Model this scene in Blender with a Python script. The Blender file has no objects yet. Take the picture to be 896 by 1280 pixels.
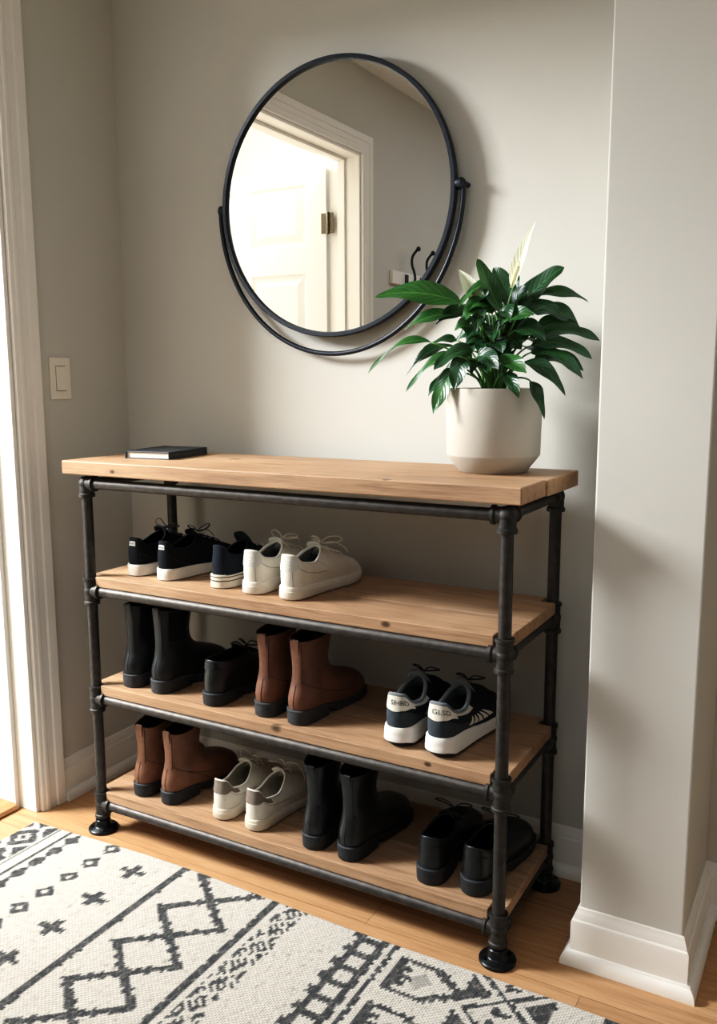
import bpy, math, random
import numpy as np
from mathutils import Vector, Matrix, Euler
random.seed(7)
rng = np.random.RandomState(11)
C = bpy.context.scene.collection
PI = math.pi

# ------------------------------------------------------------------ helpers
def mesh_obj(name, verts, faces, mat, parent=None, smooth=True, midx=None, auto=None):
    me = bpy.data.meshes.new(name)
    me.from_pydata([tuple(map(float, v)) for v in verts], [], [tuple(map(int, f)) for f in faces])
    mats = mat if isinstance(mat, (list, tuple)) else [mat]
    for m in mats:
        me.materials.append(m)
    if midx is not None:
        me.polygons.foreach_set('material_index', [int(i) for i in midx])
    if smooth:
        me.polygons.foreach_set('use_smooth', [True] * len(me.polygons))
    me.update()
    if auto is not None:
        me.set_sharp_from_angle(angle=math.radians(auto))
    o = bpy.data.objects.new(name, me)
    C.objects.link(o)
    if parent is not None:
        o.parent = parent
    return o

def bevel(o, w, seg=2, ang=35):
    m = o.modifiers.new('bevel', 'BEVEL')
    m.width = w; m.segments = seg; m.limit_method = 'ANGLE'; m.angle_limit = math.radians(ang)
    return o

def tag(o, label, cat, group=None, kind=None):
    o['label'] = label; o['category'] = cat
    if group: o['group'] = group
    if kind: o['kind'] = kind
    return o

def thing(name, label, cat, loc=(0, 0, 0), rz=0.0, group=None):
    o = bpy.data.objects.new(name, None)
    o.empty_display_size = .05
    C.objects.link(o)
    o.location = loc; o.rotation_euler = (0, 0, rz)
    return tag(o, label, cat, group)

def struct(o, label=None, cat=None):
    o['kind'] = 'structure'
    if label: o['label'] = label
    if cat: o['category'] = cat
    return o

class MB:
    """collects shapes into one mesh"""
    def __init__(s): s.v = []; s.f = []; s.m = []
    def add(s, v, f, m=0):
        b = len(s.v); s.v += [tuple(map(float, p)) for p in v]
        s.f += [tuple(int(i) + b for i in q) for q in f]; s.m += [m] * len(f)
        return s
    def box(s, x0, x1, y0, y1, z0, z1, m=0):
        v = [(x0,y0,z0),(x1,y0,z0),(x1,y1,z0),(x0,y1,z0),(x0,y0,z1),(x1,y0,z1),(x1,y1,z1),(x0,y1,z1)]
        return s.add(v, [(3,2,1,0),(4,5,6,7),(0,1,5,4),(1,2,6,5),(2,3,7,6),(3,0,4,7)], m)
    def lathe(s, prof, n=28, M=None, m=0, cap=True):
        v = []; f = []
        for r, z in prof:
            for k in range(n):
                a = 2 * PI * k / n
                p = Vector((r * math.cos(a), r * math.sin(a), z))
                v.append(M @ p if M else p)
        for i in range(len(prof) - 1):
            for k in range(n):
                f.append((i*n+k, i*n+(k+1) % n, (i+1)*n+(k+1) % n, (i+1)*n+k))
        if cap:
            f.append(tuple(reversed(range(n)))); f.append(tuple((len(prof)-1)*n+k for k in range(n)))
        return s.add(v, f, m)
    def tube(s, pts, r, n=8, m=0, closed=False, flat=1.0):
        pts = [Vector(p) for p in pts]; N = len(pts)
        rr = r if isinstance(r, (list, tuple)) else [r] * N
        v = []; f = []; up = None
        for i in range(N):
            if closed: t = pts[(i+1) % N] - pts[i-1]
            else: t = pts[min(i+1, N-1)] - pts[max(i-1, 0)]
            if t.length < 1e-9: t = Vector((0, 0, 1))
            t.normalize()
            if up is None:
                up = Vector((0, 0, 1)) if abs(t.z) < .9 else Vector((1, 0, 0))
            a = t.cross(up)
            if a.length < 1e-6: a = t.orthogonal()
            a.normalize(); b = a.cross(t).normalized(); up = b
            for k in range(n):
                th = 2 * PI * k / n
                v.append(pts[i] + (a * math.cos(th) + b * math.sin(th) * flat) * rr[i])
        for i in range(N if closed else N - 1):
            j = (i + 1) % N
            for k in range(n):
                f.append((i*n+k, i*n+(k+1) % n, j*n+(k+1) % n, j*n+k))
        if not closed:
            f.append(tuple(reversed(range(n)))); f.append(tuple((N-1)*n+k for k in range(n)))
        return s.add(v, f, m)
    def prism(s, poly, axis, a, b, m=0):
        """extrude a 2-D polygon along an axis; poly is (other two axes in order)"""
        def P(p, t):
            return {'x': (t, p[0], p[1]), 'y': (p[0], t, p[1]), 'z': (p[0], p[1], t)}[axis]
        n = len(poly)
        v = [P(p, a) for p in poly] + [P(p, b) for p in poly]
        f = [(i, (i+1) % n, n+(i+1) % n, n+i) for i in range(n)]
        f += [tuple(reversed(range(n))), tuple(range(n, 2*n))]
        return s.add(v, f, m)
    def sweep(s, path, prof, m=0, closed=False):
        """prof: (outward, up) polygon swept along a horizontal path with mitred corners; outward is to the right of travel"""
        N = len(path); v = []; f = []; n = len(prof)
        P = [Vector((p[0], p[1], 0)) for p in path]; z0 = path[0][2] if len(path[0]) > 2 else 0
        for i in range(N):
            d0 = (P[i] - P[i-1]).normalized() if i > 0 else (P[1] - P[0]).normalized()
            d1 = (P[i+1] - P[i]).normalized() if i < N-1 else d0
            n0 = Vector((d0.y, -d0.x, 0)); n1 = Vector((d1.y, -d1.x, 0))
            nn = n0 + n1; nn = nn / max(nn.dot(n0), 1e-6)
            for o, u in prof: v.append(P[i] + nn * o + Vector((0, 0, z0 + u)))
        for i in range(N-1):
            for k in range(n): f.append((i*n+k, (i+1)*n+k, (i+1)*n+(k+1) % n, i*n+(k+1) % n))
        f.append(tuple(range(n))); f.append(tuple(reversed([(N-1)*n+k for k in range(n)])))
        return s.add(v, f, m)
    def build(s, name, mat, parent=None, smooth=True, auto=40):
        return mesh_obj(name, s.v, s.f, mat, parent, smooth, s.m, auto)

def fix_normals(o):
    import bmesh
    bm = bmesh.new(); bm.from_mesh(o.data); bmesh.ops.recalc_face_normals(bm, faces=bm.faces)
    bm.to_mesh(o.data); bm.free(); return o

# ------------------------------------------------------------------ materials
def srgb(r, g, b):
    f = lambda c: (c/255/12.92) if c/255 <= .04045 else ((c/255+.055)/1.055)**2.4
    return (f(r), f(g), f(b), 1)

class NT:
    def __init__(s, name):
        s.mat = bpy.data.materials.new(name); s.mat.use_nodes = True
        s.t = s.mat.node_tree; s.n = s.t.nodes; s.b = s.n['Principled BSDF']
    def N(s, typ, **kw):
        n = s.n.new(typ)
        for k, v in kw.items():
            if k.startswith('i_'): n.inputs[k[2:].replace('_', ' ')].default_value = v
            else: setattr(n, k, v)
        return n
    def L(s, a, b): s.t.links.new(a, b)
    def ramp(s, fac, stops):
        r = s.N('ShaderNodeValToRGB'); e = r.color_ramp.elements
        while len(e) < len(stops): e.new(.5)
        for i, (p, c) in enumerate(stops): e[i].position = p; e[i].color = c
        s.L(fac, r.inputs[0]); return r.outputs[0]
    def coords(s, scale=(1,1,1), kind='Object', rot=(0,0,0)):
        c = s.N('ShaderNodeTexCoord'); m = s.N('ShaderNodeMapping')
        m.inputs['Scale'].default_value = scale; m.inputs['Rotation'].default_value = rot
        s.L(c.outputs[kind], m.inputs[0]); return m.outputs[0]
    def noise(s, vec, scale, detail=4, rough=.55, dist=0.0):
        n = s.N('ShaderNodeTexNoise'); n.inputs['Scale'].default_value = scale
        n.inputs['Detail'].default_value = detail; n.inputs['Roughness'].default_value = rough
        n.inputs['Distortion'].default_value = dist
        s.L(vec, n.inputs['Vector']); return n.outputs['Fac']
    def mix(s, fac, a, b, mode='MIX'):
        m = s.N('ShaderNodeMix', data_type='RGBA', blend_type=mode)
        for inp, val in ((m.inputs[0], fac), (m.inputs[6], a), (m.inputs[7], b)):
            if hasattr(val, 'node'): s.L(val, inp)
            else: inp.default_value = val
        return m.outputs[2]
    def math(s, op, a, b=None):
        m = s.N('ShaderNodeMath', operation=op)
        for i, val in enumerate((a, b)):
            if val is None: continue
            if hasattr(val, 'node'): s.L(val, m.inputs[i])
            else: m.inputs[i].default_value = val
        return m.outputs[0]
    def bump(s, h, strength=.2, dist=.002):
        b = s.N('ShaderNodeBump'); b.inputs['Strength'].default_value = strength; b.inputs['Distance'].default_value = dist
        s.L(h, b.inputs['Height']); s.L(b.outputs[0], s.b.inputs['Normal'])
    def set(s, **kw):
        for k, v in kw.items():
            i = s.b.inputs[k.replace('_', ' ')]
            if hasattr(v, 'node'): s.L(v, i)
            else: i.default_value = v
        return s

def simple(name, col, rough=.5, metal=0.0, var=.12, scale=40, bump=.0, bscale=200, bdist=.001, coat=0.0, spec=None, sheen=0.0):
    t = NT(name); v = t.coords()
    n = t.noise(v, scale, 5)
    dark = tuple(c*(1-var) for c in col[:3]) + (1,); lite = tuple(min(1, c*(1+var)) for c in col[:3]) + (1,)
    t.set(Base_Color=t.ramp(n, [(.3, dark), (.7, lite)]), Roughness=rough, Metallic=metal)
    if coat: t.set(Coat_Weight=coat, Coat_Roughness=.25)
    if sheen: t.set(Sheen_Weight=sheen)
    if spec is not None: t.set(Specular_IOR_Level=spec)
    if bump: t.bump(t.noise(v, bscale, 3), bump, bdist)
    return t.mat

M = {}
M['wall'] = simple('wall_paint', srgb(200, 198, 190), .85, var=.02, scale=3, bump=.12, bscale=260, bdist=.0006)
M['ceil'] = simple('ceiling_paint', srgb(228, 224, 214), .9, var=.01, scale=3, bump=.1, bscale=200, bdist=.0006)
M['trim'] = simple('white_trim_paint', srgb(232, 229, 222), .38, var=.015, scale=8, bump=.04, bscale=60, bdist=.001)
M['door'] = simple('white_door_paint', srgb(214, 212, 207), .4, var=.01, scale=6)
M['porch'] = simple('pale_porch_paint', srgb(224, 220, 210), .9, var=.02, scale=4)
M['porch_floor'] = simple('pale_porch_boards', srgb(190, 178, 160), .7, var=.08, scale=12)
M['plate'] = simple('switch_plastic', srgb(232, 227, 214), .35, var=.01)
M['dark'] = simple('dark_gap', srgb(112, 108, 98), .8)
M['iron'] = simple('black_iron_pipe', srgb(76, 72, 68), .5, metal=.75, var=.25, scale=60, bump=.25, bscale=420, bdist=.0006)
M['iron2'] = simple('cast_iron_fitting', srgb(70, 67, 63), .55, metal=.7, var=.3, scale=90, bump=.4, bscale=300, bdist=.0008)
M['flange'] = simple('glossy_black_flange', srgb(30, 31, 32), .3, metal=.6, var=.2, scale=90, bump=.2, bscale=250, bdist=.0008)
M['mframe'] = simple('black_mirror_frame', srgb(36, 39, 44), .42, metal=.4, var=.1, scale=50, bump=.15, bscale=500, bdist=.0004)
t = NT('silvered_mirror'); t.set(Base_Color=(.93, .93, .915, 1), Metallic=1.0, Roughness=.0); M['mirror'] = t.mat
M['brass'] = simple('aged_brass_hinge', srgb(98, 88, 70), .45, metal=.8, var=.2, scale=200)

def wood(name, base, dark, light, axis='x', knots=(), seed=0.0, rough=.55, plank=None):
    """long-grain timber; grain runs along axis, knots = list of (x,y,z,rx) in object space"""
    t = NT(name)
    tc = t.N('ShaderNodeTexCoord'); mp = t.N('ShaderNodeMapping')
    mp.inputs['Location'].default_value = (seed*3.1, seed*1.7, seed*.9)
    t.L(tc.outputs['Object'], mp.inputs[0]); vec = mp.outputs[0]
    # knots bend the grain
    km = None
    for (kx, ky, kz, kr) in knots:
        vm = t.N('ShaderNodeVectorMath', operation='SUBTRACT'); t.L(tc.outputs['Object'], vm.inputs[0]); vm.inputs[1].default_value = (kx, ky, kz)
        vs = t.N('ShaderNodeVectorMath', operation='MULTIPLY'); t.L(vm.outputs[0], vs.inputs[0]); vs.inputs[1].default_value = (.6/kr, 1/kr, 1/kr)
        ln = t.N('ShaderNodeVectorMath', operation='LENGTH'); t.L(vs.outputs[0], ln.inputs[0])
        d = ln.outputs['Value']
        km = d if km is None else t.math('MINIMUM', km, d)
    sc = t.N('ShaderNodeMapping'); sc.inputs['Scale'].default_value = (1.6, 22, 22) if axis == 'x' else (22, 1.6, 22)
    t.L(vec, sc.inputs[0])
    n1 = t.noise(sc.outputs[0], 2.2, 6, .62, .6)
    sc2 = t.N('ShaderNodeMapping'); sc2.inputs['Scale'].default_value = (5, 150, 150) if axis == 'x' else (150, 5, 150)
    t.L(vec, sc2.inputs[0])
    n2 = t.noise(sc2.outputs[0], 2.0, 4, .6)
    n3 = t.noise(vec, 3.0, 2)
    deep = tuple(c*.55 for c in dark[:3]) + (1,)
    col = t.ramp(n1, [(.22, deep), (.36, dark), (.5, base), (.62, base), (.8, light)])
    col = t.mix(.45, col, t.ramp(n2, [(.3, dark), (.55, base), (.75, light)]))
    col = t.mix(.22, col, t.ramp(n3, [(.35, dark), (.65, light)]))
    if km is not None:
        ring = t.ramp(km, [(.0, (0, 0, 0, 1)), (.55, (.12, .12, .12, 1)), (1.0, (.75, .75, .75, 1)), (1.6, (1, 1, 1, 1))])
        kc = tuple(c*.28 for c in dark[:3]) + (1,)
        col = t.mix(ring, kc, col)
    t.set(Base_Color=col, Roughness=rough, Specular_IOR_Level=.3)
    h = t.math('ADD', n1, t.math('MULTIPLY', n2, .6))
    t.bump(h, .35, .0012)
    return t.mat

WB, WD, WL = srgb(172, 138, 106), srgb(118, 88, 63), srgb(202, 171, 139)
M['top'] = wood('tabletop_timber', WB, WD, WL, knots=[(.12, -.345, .978, .006), (.32, -.12, 1.0, .012), (.87, -.34, 1.0, .008)], seed=.3)

def floor_mat():
    t = NT('oak_strip_floor'); tc = t.N('ShaderNodeTexCoord'); vec = tc.outputs['Object']
    br = t.N('ShaderNodeTexBrick'); br.offset = .37; br.inputs['Scale'].default_value = 1.0
    br.inputs['Mortar Size'].default_value = .0006; br.inputs['Mortar Smooth'].default_value = .2
    br.inputs['Brick Width'].default_value = 1.3; br.inputs['Row Height'].default_value = .085
    br.inputs['Color1'].default_value = (0, 0, 0, 1); br.inputs['Color2'].default_value = (1, 1, 1, 1); br.inputs['Mortar'].default_value = (.5, .5, .5, 1)
    t.L(vec, br.inputs['Vector'])
    mp = t.N('ShaderNodeMapping'); mp.inputs['Scale'].default_value = (1.5, 26, 1)
    ad = t.N('ShaderNodeVectorMath', operation='ADD'); t.L(vec, ad.inputs[0])
    sc = t.N('ShaderNodeVectorMath', operation='SCALE'); t.L(br.outputs['Color'], sc.inputs[0]); sc.inputs['Scale'].default_value = 3.7
    t.L(sc.outputs[0], ad.inputs[1]); t.L(ad.outputs[0], mp.inputs[0])
    n1 = t.noise(mp.outputs[0], 2.2, 6, .6, .7)
    mp2 = t.N('ShaderNodeMapping'); mp2.inputs['Scale'].default_value = (6, 190, 1); t.L(ad.outputs[0], mp2.inputs[0])
    n2 = t.noise(mp2.outputs[0], 2, 4)
    a, b, c = srgb(150, 110, 74), srgb(184, 142, 101), srgb(206, 168, 127)
    col = t.mix(.4, t.ramp(n1, [(.25, a), (.5, b), (.8, c)]), t.ramp(n2, [(.3, a), (.5, b), (.75, c)]))
    tint = t.ramp(br.outputs['Color'], [(0, (.88, .86, .83, 1)), (1, (1.0, 1.0, 1.0, 1))])
    col = t.mix(1.0, col, tint, 'MULTIPLY')
    col = t.mix(br.outputs['Fac'], col, srgb(96, 62, 36))
    t.set(Base_Color=col, Roughness=.42, Specular_IOR_Level=.4)
    t.bump(t.math('SUBTRACT', n2, br.outputs['Fac']), .15, .001)
    return t.mat
M['floor'] = floor_mat()
M['threshold'] = wood('threshold_oak', srgb(178, 132, 88), srgb(140, 98, 60), srgb(205, 160, 112), axis='y')

# shoe materials
def leather(name, col, rough=.42, bump=.25, var=.3, coat=.0, dark=None, spec=.5):
    t = NT(name); v = t.coords()
    n = t.noise(v, 14, 5, .6)
    dk = dark or tuple(c*(1-var) for c in col[:3]) + (1,)
    t.set(Base_Color=t.ramp(n, [(.3, dk), (.65, col)]), Roughness=rough, Specular_IOR_Level=spec)
    if coat: t.set(Coat_Weight=coat, Coat_Roughness=.3)
    vo = t.N('ShaderNodeTexVoronoi'); vo.inputs['Scale'].default_value = 420; t.L(v, vo.inputs['Vector'])
    cr = t.noise(v, 60, 4, .65, .5)
    t.bump(t.math('ADD', vo.outputs['Distance'], t.math('MULTIPLY', cr, 2.0)), bump, .0006)
    return t.mat
M['black_leather'] = leather('black_leather', srgb(19, 22, 22), .36, .3, coat=.15)
M['black_leather2'] = leather('worn_black_leather', srgb(22, 25, 25), .42, .35)
M['brown_leather'] = leather('brown_leather', srgb(120, 80, 58), .5, .25, dark=srgb(86, 55, 40), spec=.4)
M['tan_leather'] = leather('tan_leather', srgb(130, 91, 68), .52, .25, dark=srgb(98, 66, 48), spec=.35)
M['white_leather'] = leather('white_leather', srgb(222, 218, 206), .48, .12, dark=srgb(206, 201, 187), spec=.4)
M['white_canvas'] = leather('white_canvas', srgb(216, 211, 199), .75, .15, dark=srgb(196, 190, 176), spec=.2)
M['grey_suede'] = simple('grey_brown_suede', srgb(118, 106, 94), .9, var=.15, scale=120, bump=.2, bscale=600, bdist=.0006)
M['black_rubber'] = simple('black_rubber', srgb(34, 35, 36), .62, var=.2, scale=60, bump=.15, bscale=300, bdist=.0006)
M['dark_rubber'] = simple('dark_grey_rubber', srgb(50, 50, 50), .68, var=.2, scale=80, bump=.3, bscale=400, bdist=.0008)
M['white_rubber'] = simple('white_rubber', srgb(216, 209, 196), .6, var=.07, scale=22, bump=.06, bscale=200)
M['worn_rubber'] = simple('worn_white_rubber', srgb(205, 196, 178), .65, var=.12, scale=26, bump=.08, bscale=160)
M['white_foam'] = simple('white_foam_midsole', srgb(224, 220, 213), .6, var=.04, scale=30, bump=.06, bscale=300)
def fabric(name, col, rough=.85, var=.2, sc=900):
    t = NT(name); v = t.coords()
    w1 = t.N('ShaderNodeTexWave', bands_direction='Z'); w1.inputs['Scale'].default_value = sc*.35; t.L(v, w1.inputs['Vector'])
    w2 = t.N('ShaderNodeTexWave', bands_direction='Y'); w2.inputs['Scale'].default_value = sc*.35; t.L(v, w2.inputs['Vector'])
    h = t.math('ADD', w1.outputs['Fac'], w2.outputs['Fac'])
    n = t.noise(v, 26, 5)
    t.set(Base_Color=t.ramp(n, [(.3, tuple(c*(1-var) for c in col[:3])+(1,)), (.7, tuple(c*(1+var) for c in col[:3])+(1,))]), Roughness=rough, Specular_IOR_Level=.2)
    t.bump(h, .25, .0006)
    return t.mat
M['black_canvas'] = fabric('black_canvas', srgb(22, 24, 27))
M['navy_canvas'] = fabric('navy_canvas', srgb(28, 32, 39))
M['slate_mesh'] = fabric('dark_slate_mesh', srgb(34, 40, 44))
M['slate_suede'] = simple('slate_suede', srgb(52, 60, 64), .9, var=.15, scale=120, bump=.2, bscale=600)
M['grey_lining'] = fabric('grey_lining', srgb(128, 128, 126))
M['midgrey'] = simple('grey_padded_mesh', srgb(112, 116, 118), .85, var=.12, scale=150, bump=.2, bscale=700)
M['cream_lining'] = fabric('cream_lining', srgb(176, 168, 152))
M['black_lining'] = fabric('black_lining', srgb(20, 20, 21))
M['dark_lining'] = fabric('dark_brown_lining', srgb(40, 36, 33))
M['black_lace'] = simple('black_lace', srgb(24, 25, 27), .8, var=.2, scale=300)
M['white_lace'] = simple('white_lace', srgb(232, 228, 217), .8, var=.06, scale=300)
M['grey_white'] = leather('pale_grey_leather', srgb(205, 203, 197), .5, .1, dark=srgb(190, 188, 182))
M['stitch_dark'] = simple('dark_thread', srgb(48, 30, 22), .8)
M['stitch_grey'] = simple('grey_thread', srgb(126, 122, 112), .8)
M['black_line'] = simple('black_rubber_line', srgb(30, 30, 32), .6)
M['label_white'] = simple('white_woven_label', srgb(205, 205, 202), .8, var=.05, scale=300)
M['print_dark'] = simple('dark_print', srgb(52, 54, 56), .7)
M['white_print'] = simple('white_print', srgb(226, 222, 212), .6, var=.03)

# ------------------------------------------------------------------ room
XL, DW, CD, X1, X2 = -.23, .0786, .2325, 1.2655, 1.4694
ZC, XR, YF = 2.505, 3.1, -3.7
DY0, DY1, DZ = -.345, -1.435, 2.14      # clear doorway in the left wall
WT = .15                                # wall thickness
def wallbox(name, *boxes, mat='wall'):
    b = MB()
    for x in boxes: b.box(*x)
    return struct(b.build(name, M[mat], smooth=False, auto=None))
wallbox('wall_back', (XL-WT, XR+.15, DW, DW+.15, 0, ZC+.1))
wallbox('wall_left', (XL-WT, XL, DY0+.012, DW, 0, ZC+.1), (XL-WT, XL, YF, DY1-.012, 0, ZC+.1), (XL-WT, XL, DY1-.012, DY0+.012, DZ+.012, ZC+.1))
wallbox('wall_right', (XR, XR+.15, YF, DW, 0, ZC+.1))
wallbox('wall_front', (XL-WT, XR+.15, YF-.15, YF, 0, ZC+.1))
bevel(wallbox('wall_pillar', (X1, X2, -CD, DW, 0, ZC)), .004, 3)
wallbox('ceiling', (XL, XR, YF, DW, ZC, ZC+.1), mat='ceil')
f = MB().box(XL-.06, XR, YF, DW, -.06, 0)
struct(f.build('floor', M['floor'], smooth=False, auto=None))

# skirting with cap and quarter-round shoe
qr = [(.031-.017*(1-math.sin(a)) if False else .014+.017*math.cos(a), .002+.026*math.sin(a)) for a in np.linspace(0, PI/2, 7)]
SK = [(0, 0), (.031, 0)] + qr + [(.014, .088), (.0125, .0925), (.0095, .095), (.0085, .103), (.0055, .109), (.003, .118), (0, .12)]
def skirting(name, path):
    o = fix_normals(MB().sweep(path, SK).build(name, M['trim'], auto=28)); return struct(o)
skirting('baseboard_left', [(XL, -.2545), (XL, DW)])
skirting('baseboard_back', [(XL+.0005, DW), (X1-.0005, DW)])
skirting('baseboard_pillar', [(X1, DW-.0005), (X1, -CD), (X2, -CD), (X2, DW-.0005)])
skirting('baseboard_right', [(X2+.0005, DW), (XR, DW)])

# door casing (profiled), jambs and stops
cp = [(0, 0), (0, .011), (.004, .013), (.010, .0135), (.014, .0165), (.022, .0172), (.026, .0145), (.046, .0150), (.050, .0185), (.056, .0195), (.066, .0200), (.074, .0205), (.0765, .018), (.0765, 0)]
def casing():
    b = MB()
    ya, yb, zt = DY0+.013, DY1-.013, DZ+.013   # inner line; the profile runs outward from it
    # path in the (y,z) plane: up one side, across the head, down the other, mitred
    corners = [((ya, 0), (1, 0)), ((ya, zt), (1, 1)), ((yb, zt), (-1, 1)), ((yb, 0), (-1, 0))]
    n = len(cp); v = []; fcs = []
    for (y, z), (dy, dz) in corners:
        for o, h in cp: v.append((XL + h, y + dy*o, z + dz*o))
    for i in range(3):
        for k in range(n): fcs.append((i*n+k, (i+1)*n+k, (i+1)*n+(k+1) % n, i*n+(k+1) % n))
    fcs += [tuple(range(n)), tuple(reversed([3*n+k for k in range(n)]))]
    b.add(v, fcs)
    return fix_normals(b.build('trim_1', M['trim'], auto=25))
struct(casing(), 'white moulded casing around the doorway', 'door frame')
b = MB()
JX0, JX1 = XL-.15, XL+.0
for (y0, y1) in ((DY0, DY0+.012), (DY1-.012, DY1)):
    b.box(JX0, JX1, y0, y1, 0, DZ+.012)
b.box(JX0, JX1, DY1, DY0, DZ, DZ+.012)
# stops
b.box(XL-.105, XL-.068, DY0-.013, DY0, 0, DZ); b.box(XL-.105, XL-.068, DY1, DY1+.013, 0, DZ); b.box(XL-.105, XL-.068, DY1+.013, DY0-.013, DZ-.013, DZ)
struct(bevel(b.build('trim_2', M['trim'], smooth=False, auto=None), .0015, 1), 'white door jamb with stop strip', 'door frame')
b = MB(); b.prism([(XL-.135, 0), (XL-.062, 0), (XL-.056, .006), (XL-.062, .014), (XL-.075, .018), (XL-.135, .018)], 'y', DY1+.014, DY0-.014)
o = MB(); o = b
struct(fix_normals(o.build('trim_3', M['threshold'], auto=30)), 'wooden doorway threshold', 'threshold')

# porch beyond the doorway
PX = -3.0; PY0, PY1 = -3.2, 1.7
def quadbox(name, box, mat): return struct(MB().box(*box).build(name, M[mat], smooth=False, auto=None))
quadbox('floor_porch', (PX, XL-.0605, PY0, PY1, -.07, -.012), 'porch_floor')
quadbox('ceiling_porch', (PX, XL-WT, PY0, PY1, 3.15, 3.25), 'porch')
WY0, WY1, WZ0, WZ1 = -1.75, -.35, .75, 2.3
b = MB(); b.box(PX-.1, PX, PY0, WY0, -.012, 3.15); b.box(PX-.1, PX, WY1, PY1, -.012, 3.15); b.box(PX-.1, PX, WY0, WY1, -.012, WZ0); b.box(PX-.1, PX, WY0, WY1, WZ1, 3.15)
struct(b.build('wall_porch_far', M['porch'], smooth=False, auto=None))
quadbox('wall_porch_back', (PX, XL-WT, PY1, PY1+.1, -.012, 3.15), 'porch')
quadbox('wall_porch_front', (PX, XL-WT, PY0-.1, PY0, -.012, 3.15), 'porch')
# porch window frame
b = MB()
for (y0, y1, z0, z1) in ((WY0-.06, WY0, WZ0-.06, WZ1+.06), (WY1, WY1+.06, WZ0-.06, WZ1+.06), (WY0, WY1, WZ0-.06, WZ0), (WY0, WY1, WZ1, WZ1+.06)):
    b.box(PX, PX+.02, y0, y1, z0, z1)
struct(bevel(b.build('window_1', M['trim'], smooth=False, auto=None), .003, 1))

# ------------------------------------------------------------------ six-panel door, open outwards at a right angle
def make_door():
    root = bpy.data.objects.new('door_1', None); C.objects.link(root); struct(root, 'white six-panel door standing open beyond the doorway', 'door')
    W, H, T = .90, 2.11, .04
    xh = XL-.155; yf = DY1+.022     # hinge edge / face towards the mirror
    root.location = (xh, yf, .012)
    # slab with recessed raised panels on the +y face; local x runs away from hinge (negative world x)
    cols = [(.105, .405), (.495, .795)]
    rows = [(.20, .72), (.82, 1.66), (1.76, 2.01)]
    rows = [(.20, .88), (1.03, 1.63), (1.70, 1.99)]
    rows = [(.20, .82), (.95, 1.655), (1.775, 2.035)]
    b = MB()
    b.box(-W, 0, -T, -.0125, 0, H-.012)
    xs = [0, .105, .405, .495, .795, W]; zs = [0] + [z for r in rows for z in r] + [H-.012]
    for i in range(5):
        for j in range(len(zs)-1):
            if i % 2 == 1 and j % 2 == 1:
                x0, x1, z0, z1 = xs[i], xs[i+1], zs[j], zs[j+1]
                rings = [(0, 0), (.010, -.007), (.020, -.0075), (.05, -.001)]
                v = []; fcs = []
                for d, y in rings:
                    v += [(-(x0+d), y, z0+d), (-(x1-d), y, z0+d), (-(x1-d), y, z1-d), (-(x0+d), y, z1-d)]
                for k in range(len(rings)-1):
                    for q in range(4): fcs.append((k*4+q, k*4+(q+1) % 4, (k+1)*4+(q+1) % 4, (k+1)*4+q))
                fcs.append(tuple(len(rings)*4-4+q for q in range(4)))
                b.add(v, fcs)
            else:
                b.box(-xs[i+1], -xs[i], -.012, 0, zs[j], zs[j+1])
    slab = b.build('slab', M['door'], root, smooth=False, auto=None)
    for zz in (.22, 1.06, 1.86):
        h = MB(); h.lathe([(.0065, zz-.047), (.0075, zz-.043), (.0075, zz+.043), (.0065, zz+.047)], 12, Matrix.Translation((.012, .004, 0)))
        for k in range(4): h.lathe([(.0082, zz-.042+k*.023), (.0082, zz-.038+k*.023)], 12, Matrix.Translation((.012, .004, 0)))
        h.box(-.024, .008, .0005, .003, zz-.043, zz+.043); h.box(.014, .038, .0005, .003, zz-.043, zz+.043)
        h.build('hinge', M['brass'], root)
    k = MB(); R = Matrix.Rotation(-PI/2, 4, 'X')
    k.lathe([(.032, 0), (.032, .006), (.012, .01), (.012, .035), (.024, .045), (.029, .058), (.024, .07), (.0, .074)], 24, Matrix.Translation((-.83, 0, .98)) @ R)
    k.build('door_knob', M['brass'], root)
make_door()

# ------------------------------------------------------------------ light switch
def make_switch():
    yc, zc = -.1795, 1.2035; w, h = .072, .114
    r = thing('light_switch', 'cream rocker light switch plate on the left wall beside the door casing', 'light switch', (XL, yc, zc))
    p = bevel(MB().box(0, .006, -w/2, w/2, -h/2, h/2).build('plate', M['plate'], r, smooth=False, auto=None), .0025, 3)
    MB().box(.0055, .0066, -.0175, .0175, -.0345, .0345).build('rocker_gap', M['dark'], r, smooth=False, auto=None)
    rk = MB(); rk.prism([(.006, -.0325), (.0095, -.0325), (.0075, 0), (.0088, .0325), (.006, .0325)], 'y', -.0165, .0165)
    fix_normals(rk.build('rocker', M['plate'], r, smooth=False, auto=None))
    for s in (-1, 1):
        MB().lathe([(.003, .0055), (.003, .0068), (.0018, .0073)], 12, Matrix.Translation((0, 0, s*.047)) @ Matrix.Rotation(PI/2, 4, 'Y')).build('screw', M['plate'], r)
make_switch()

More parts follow.
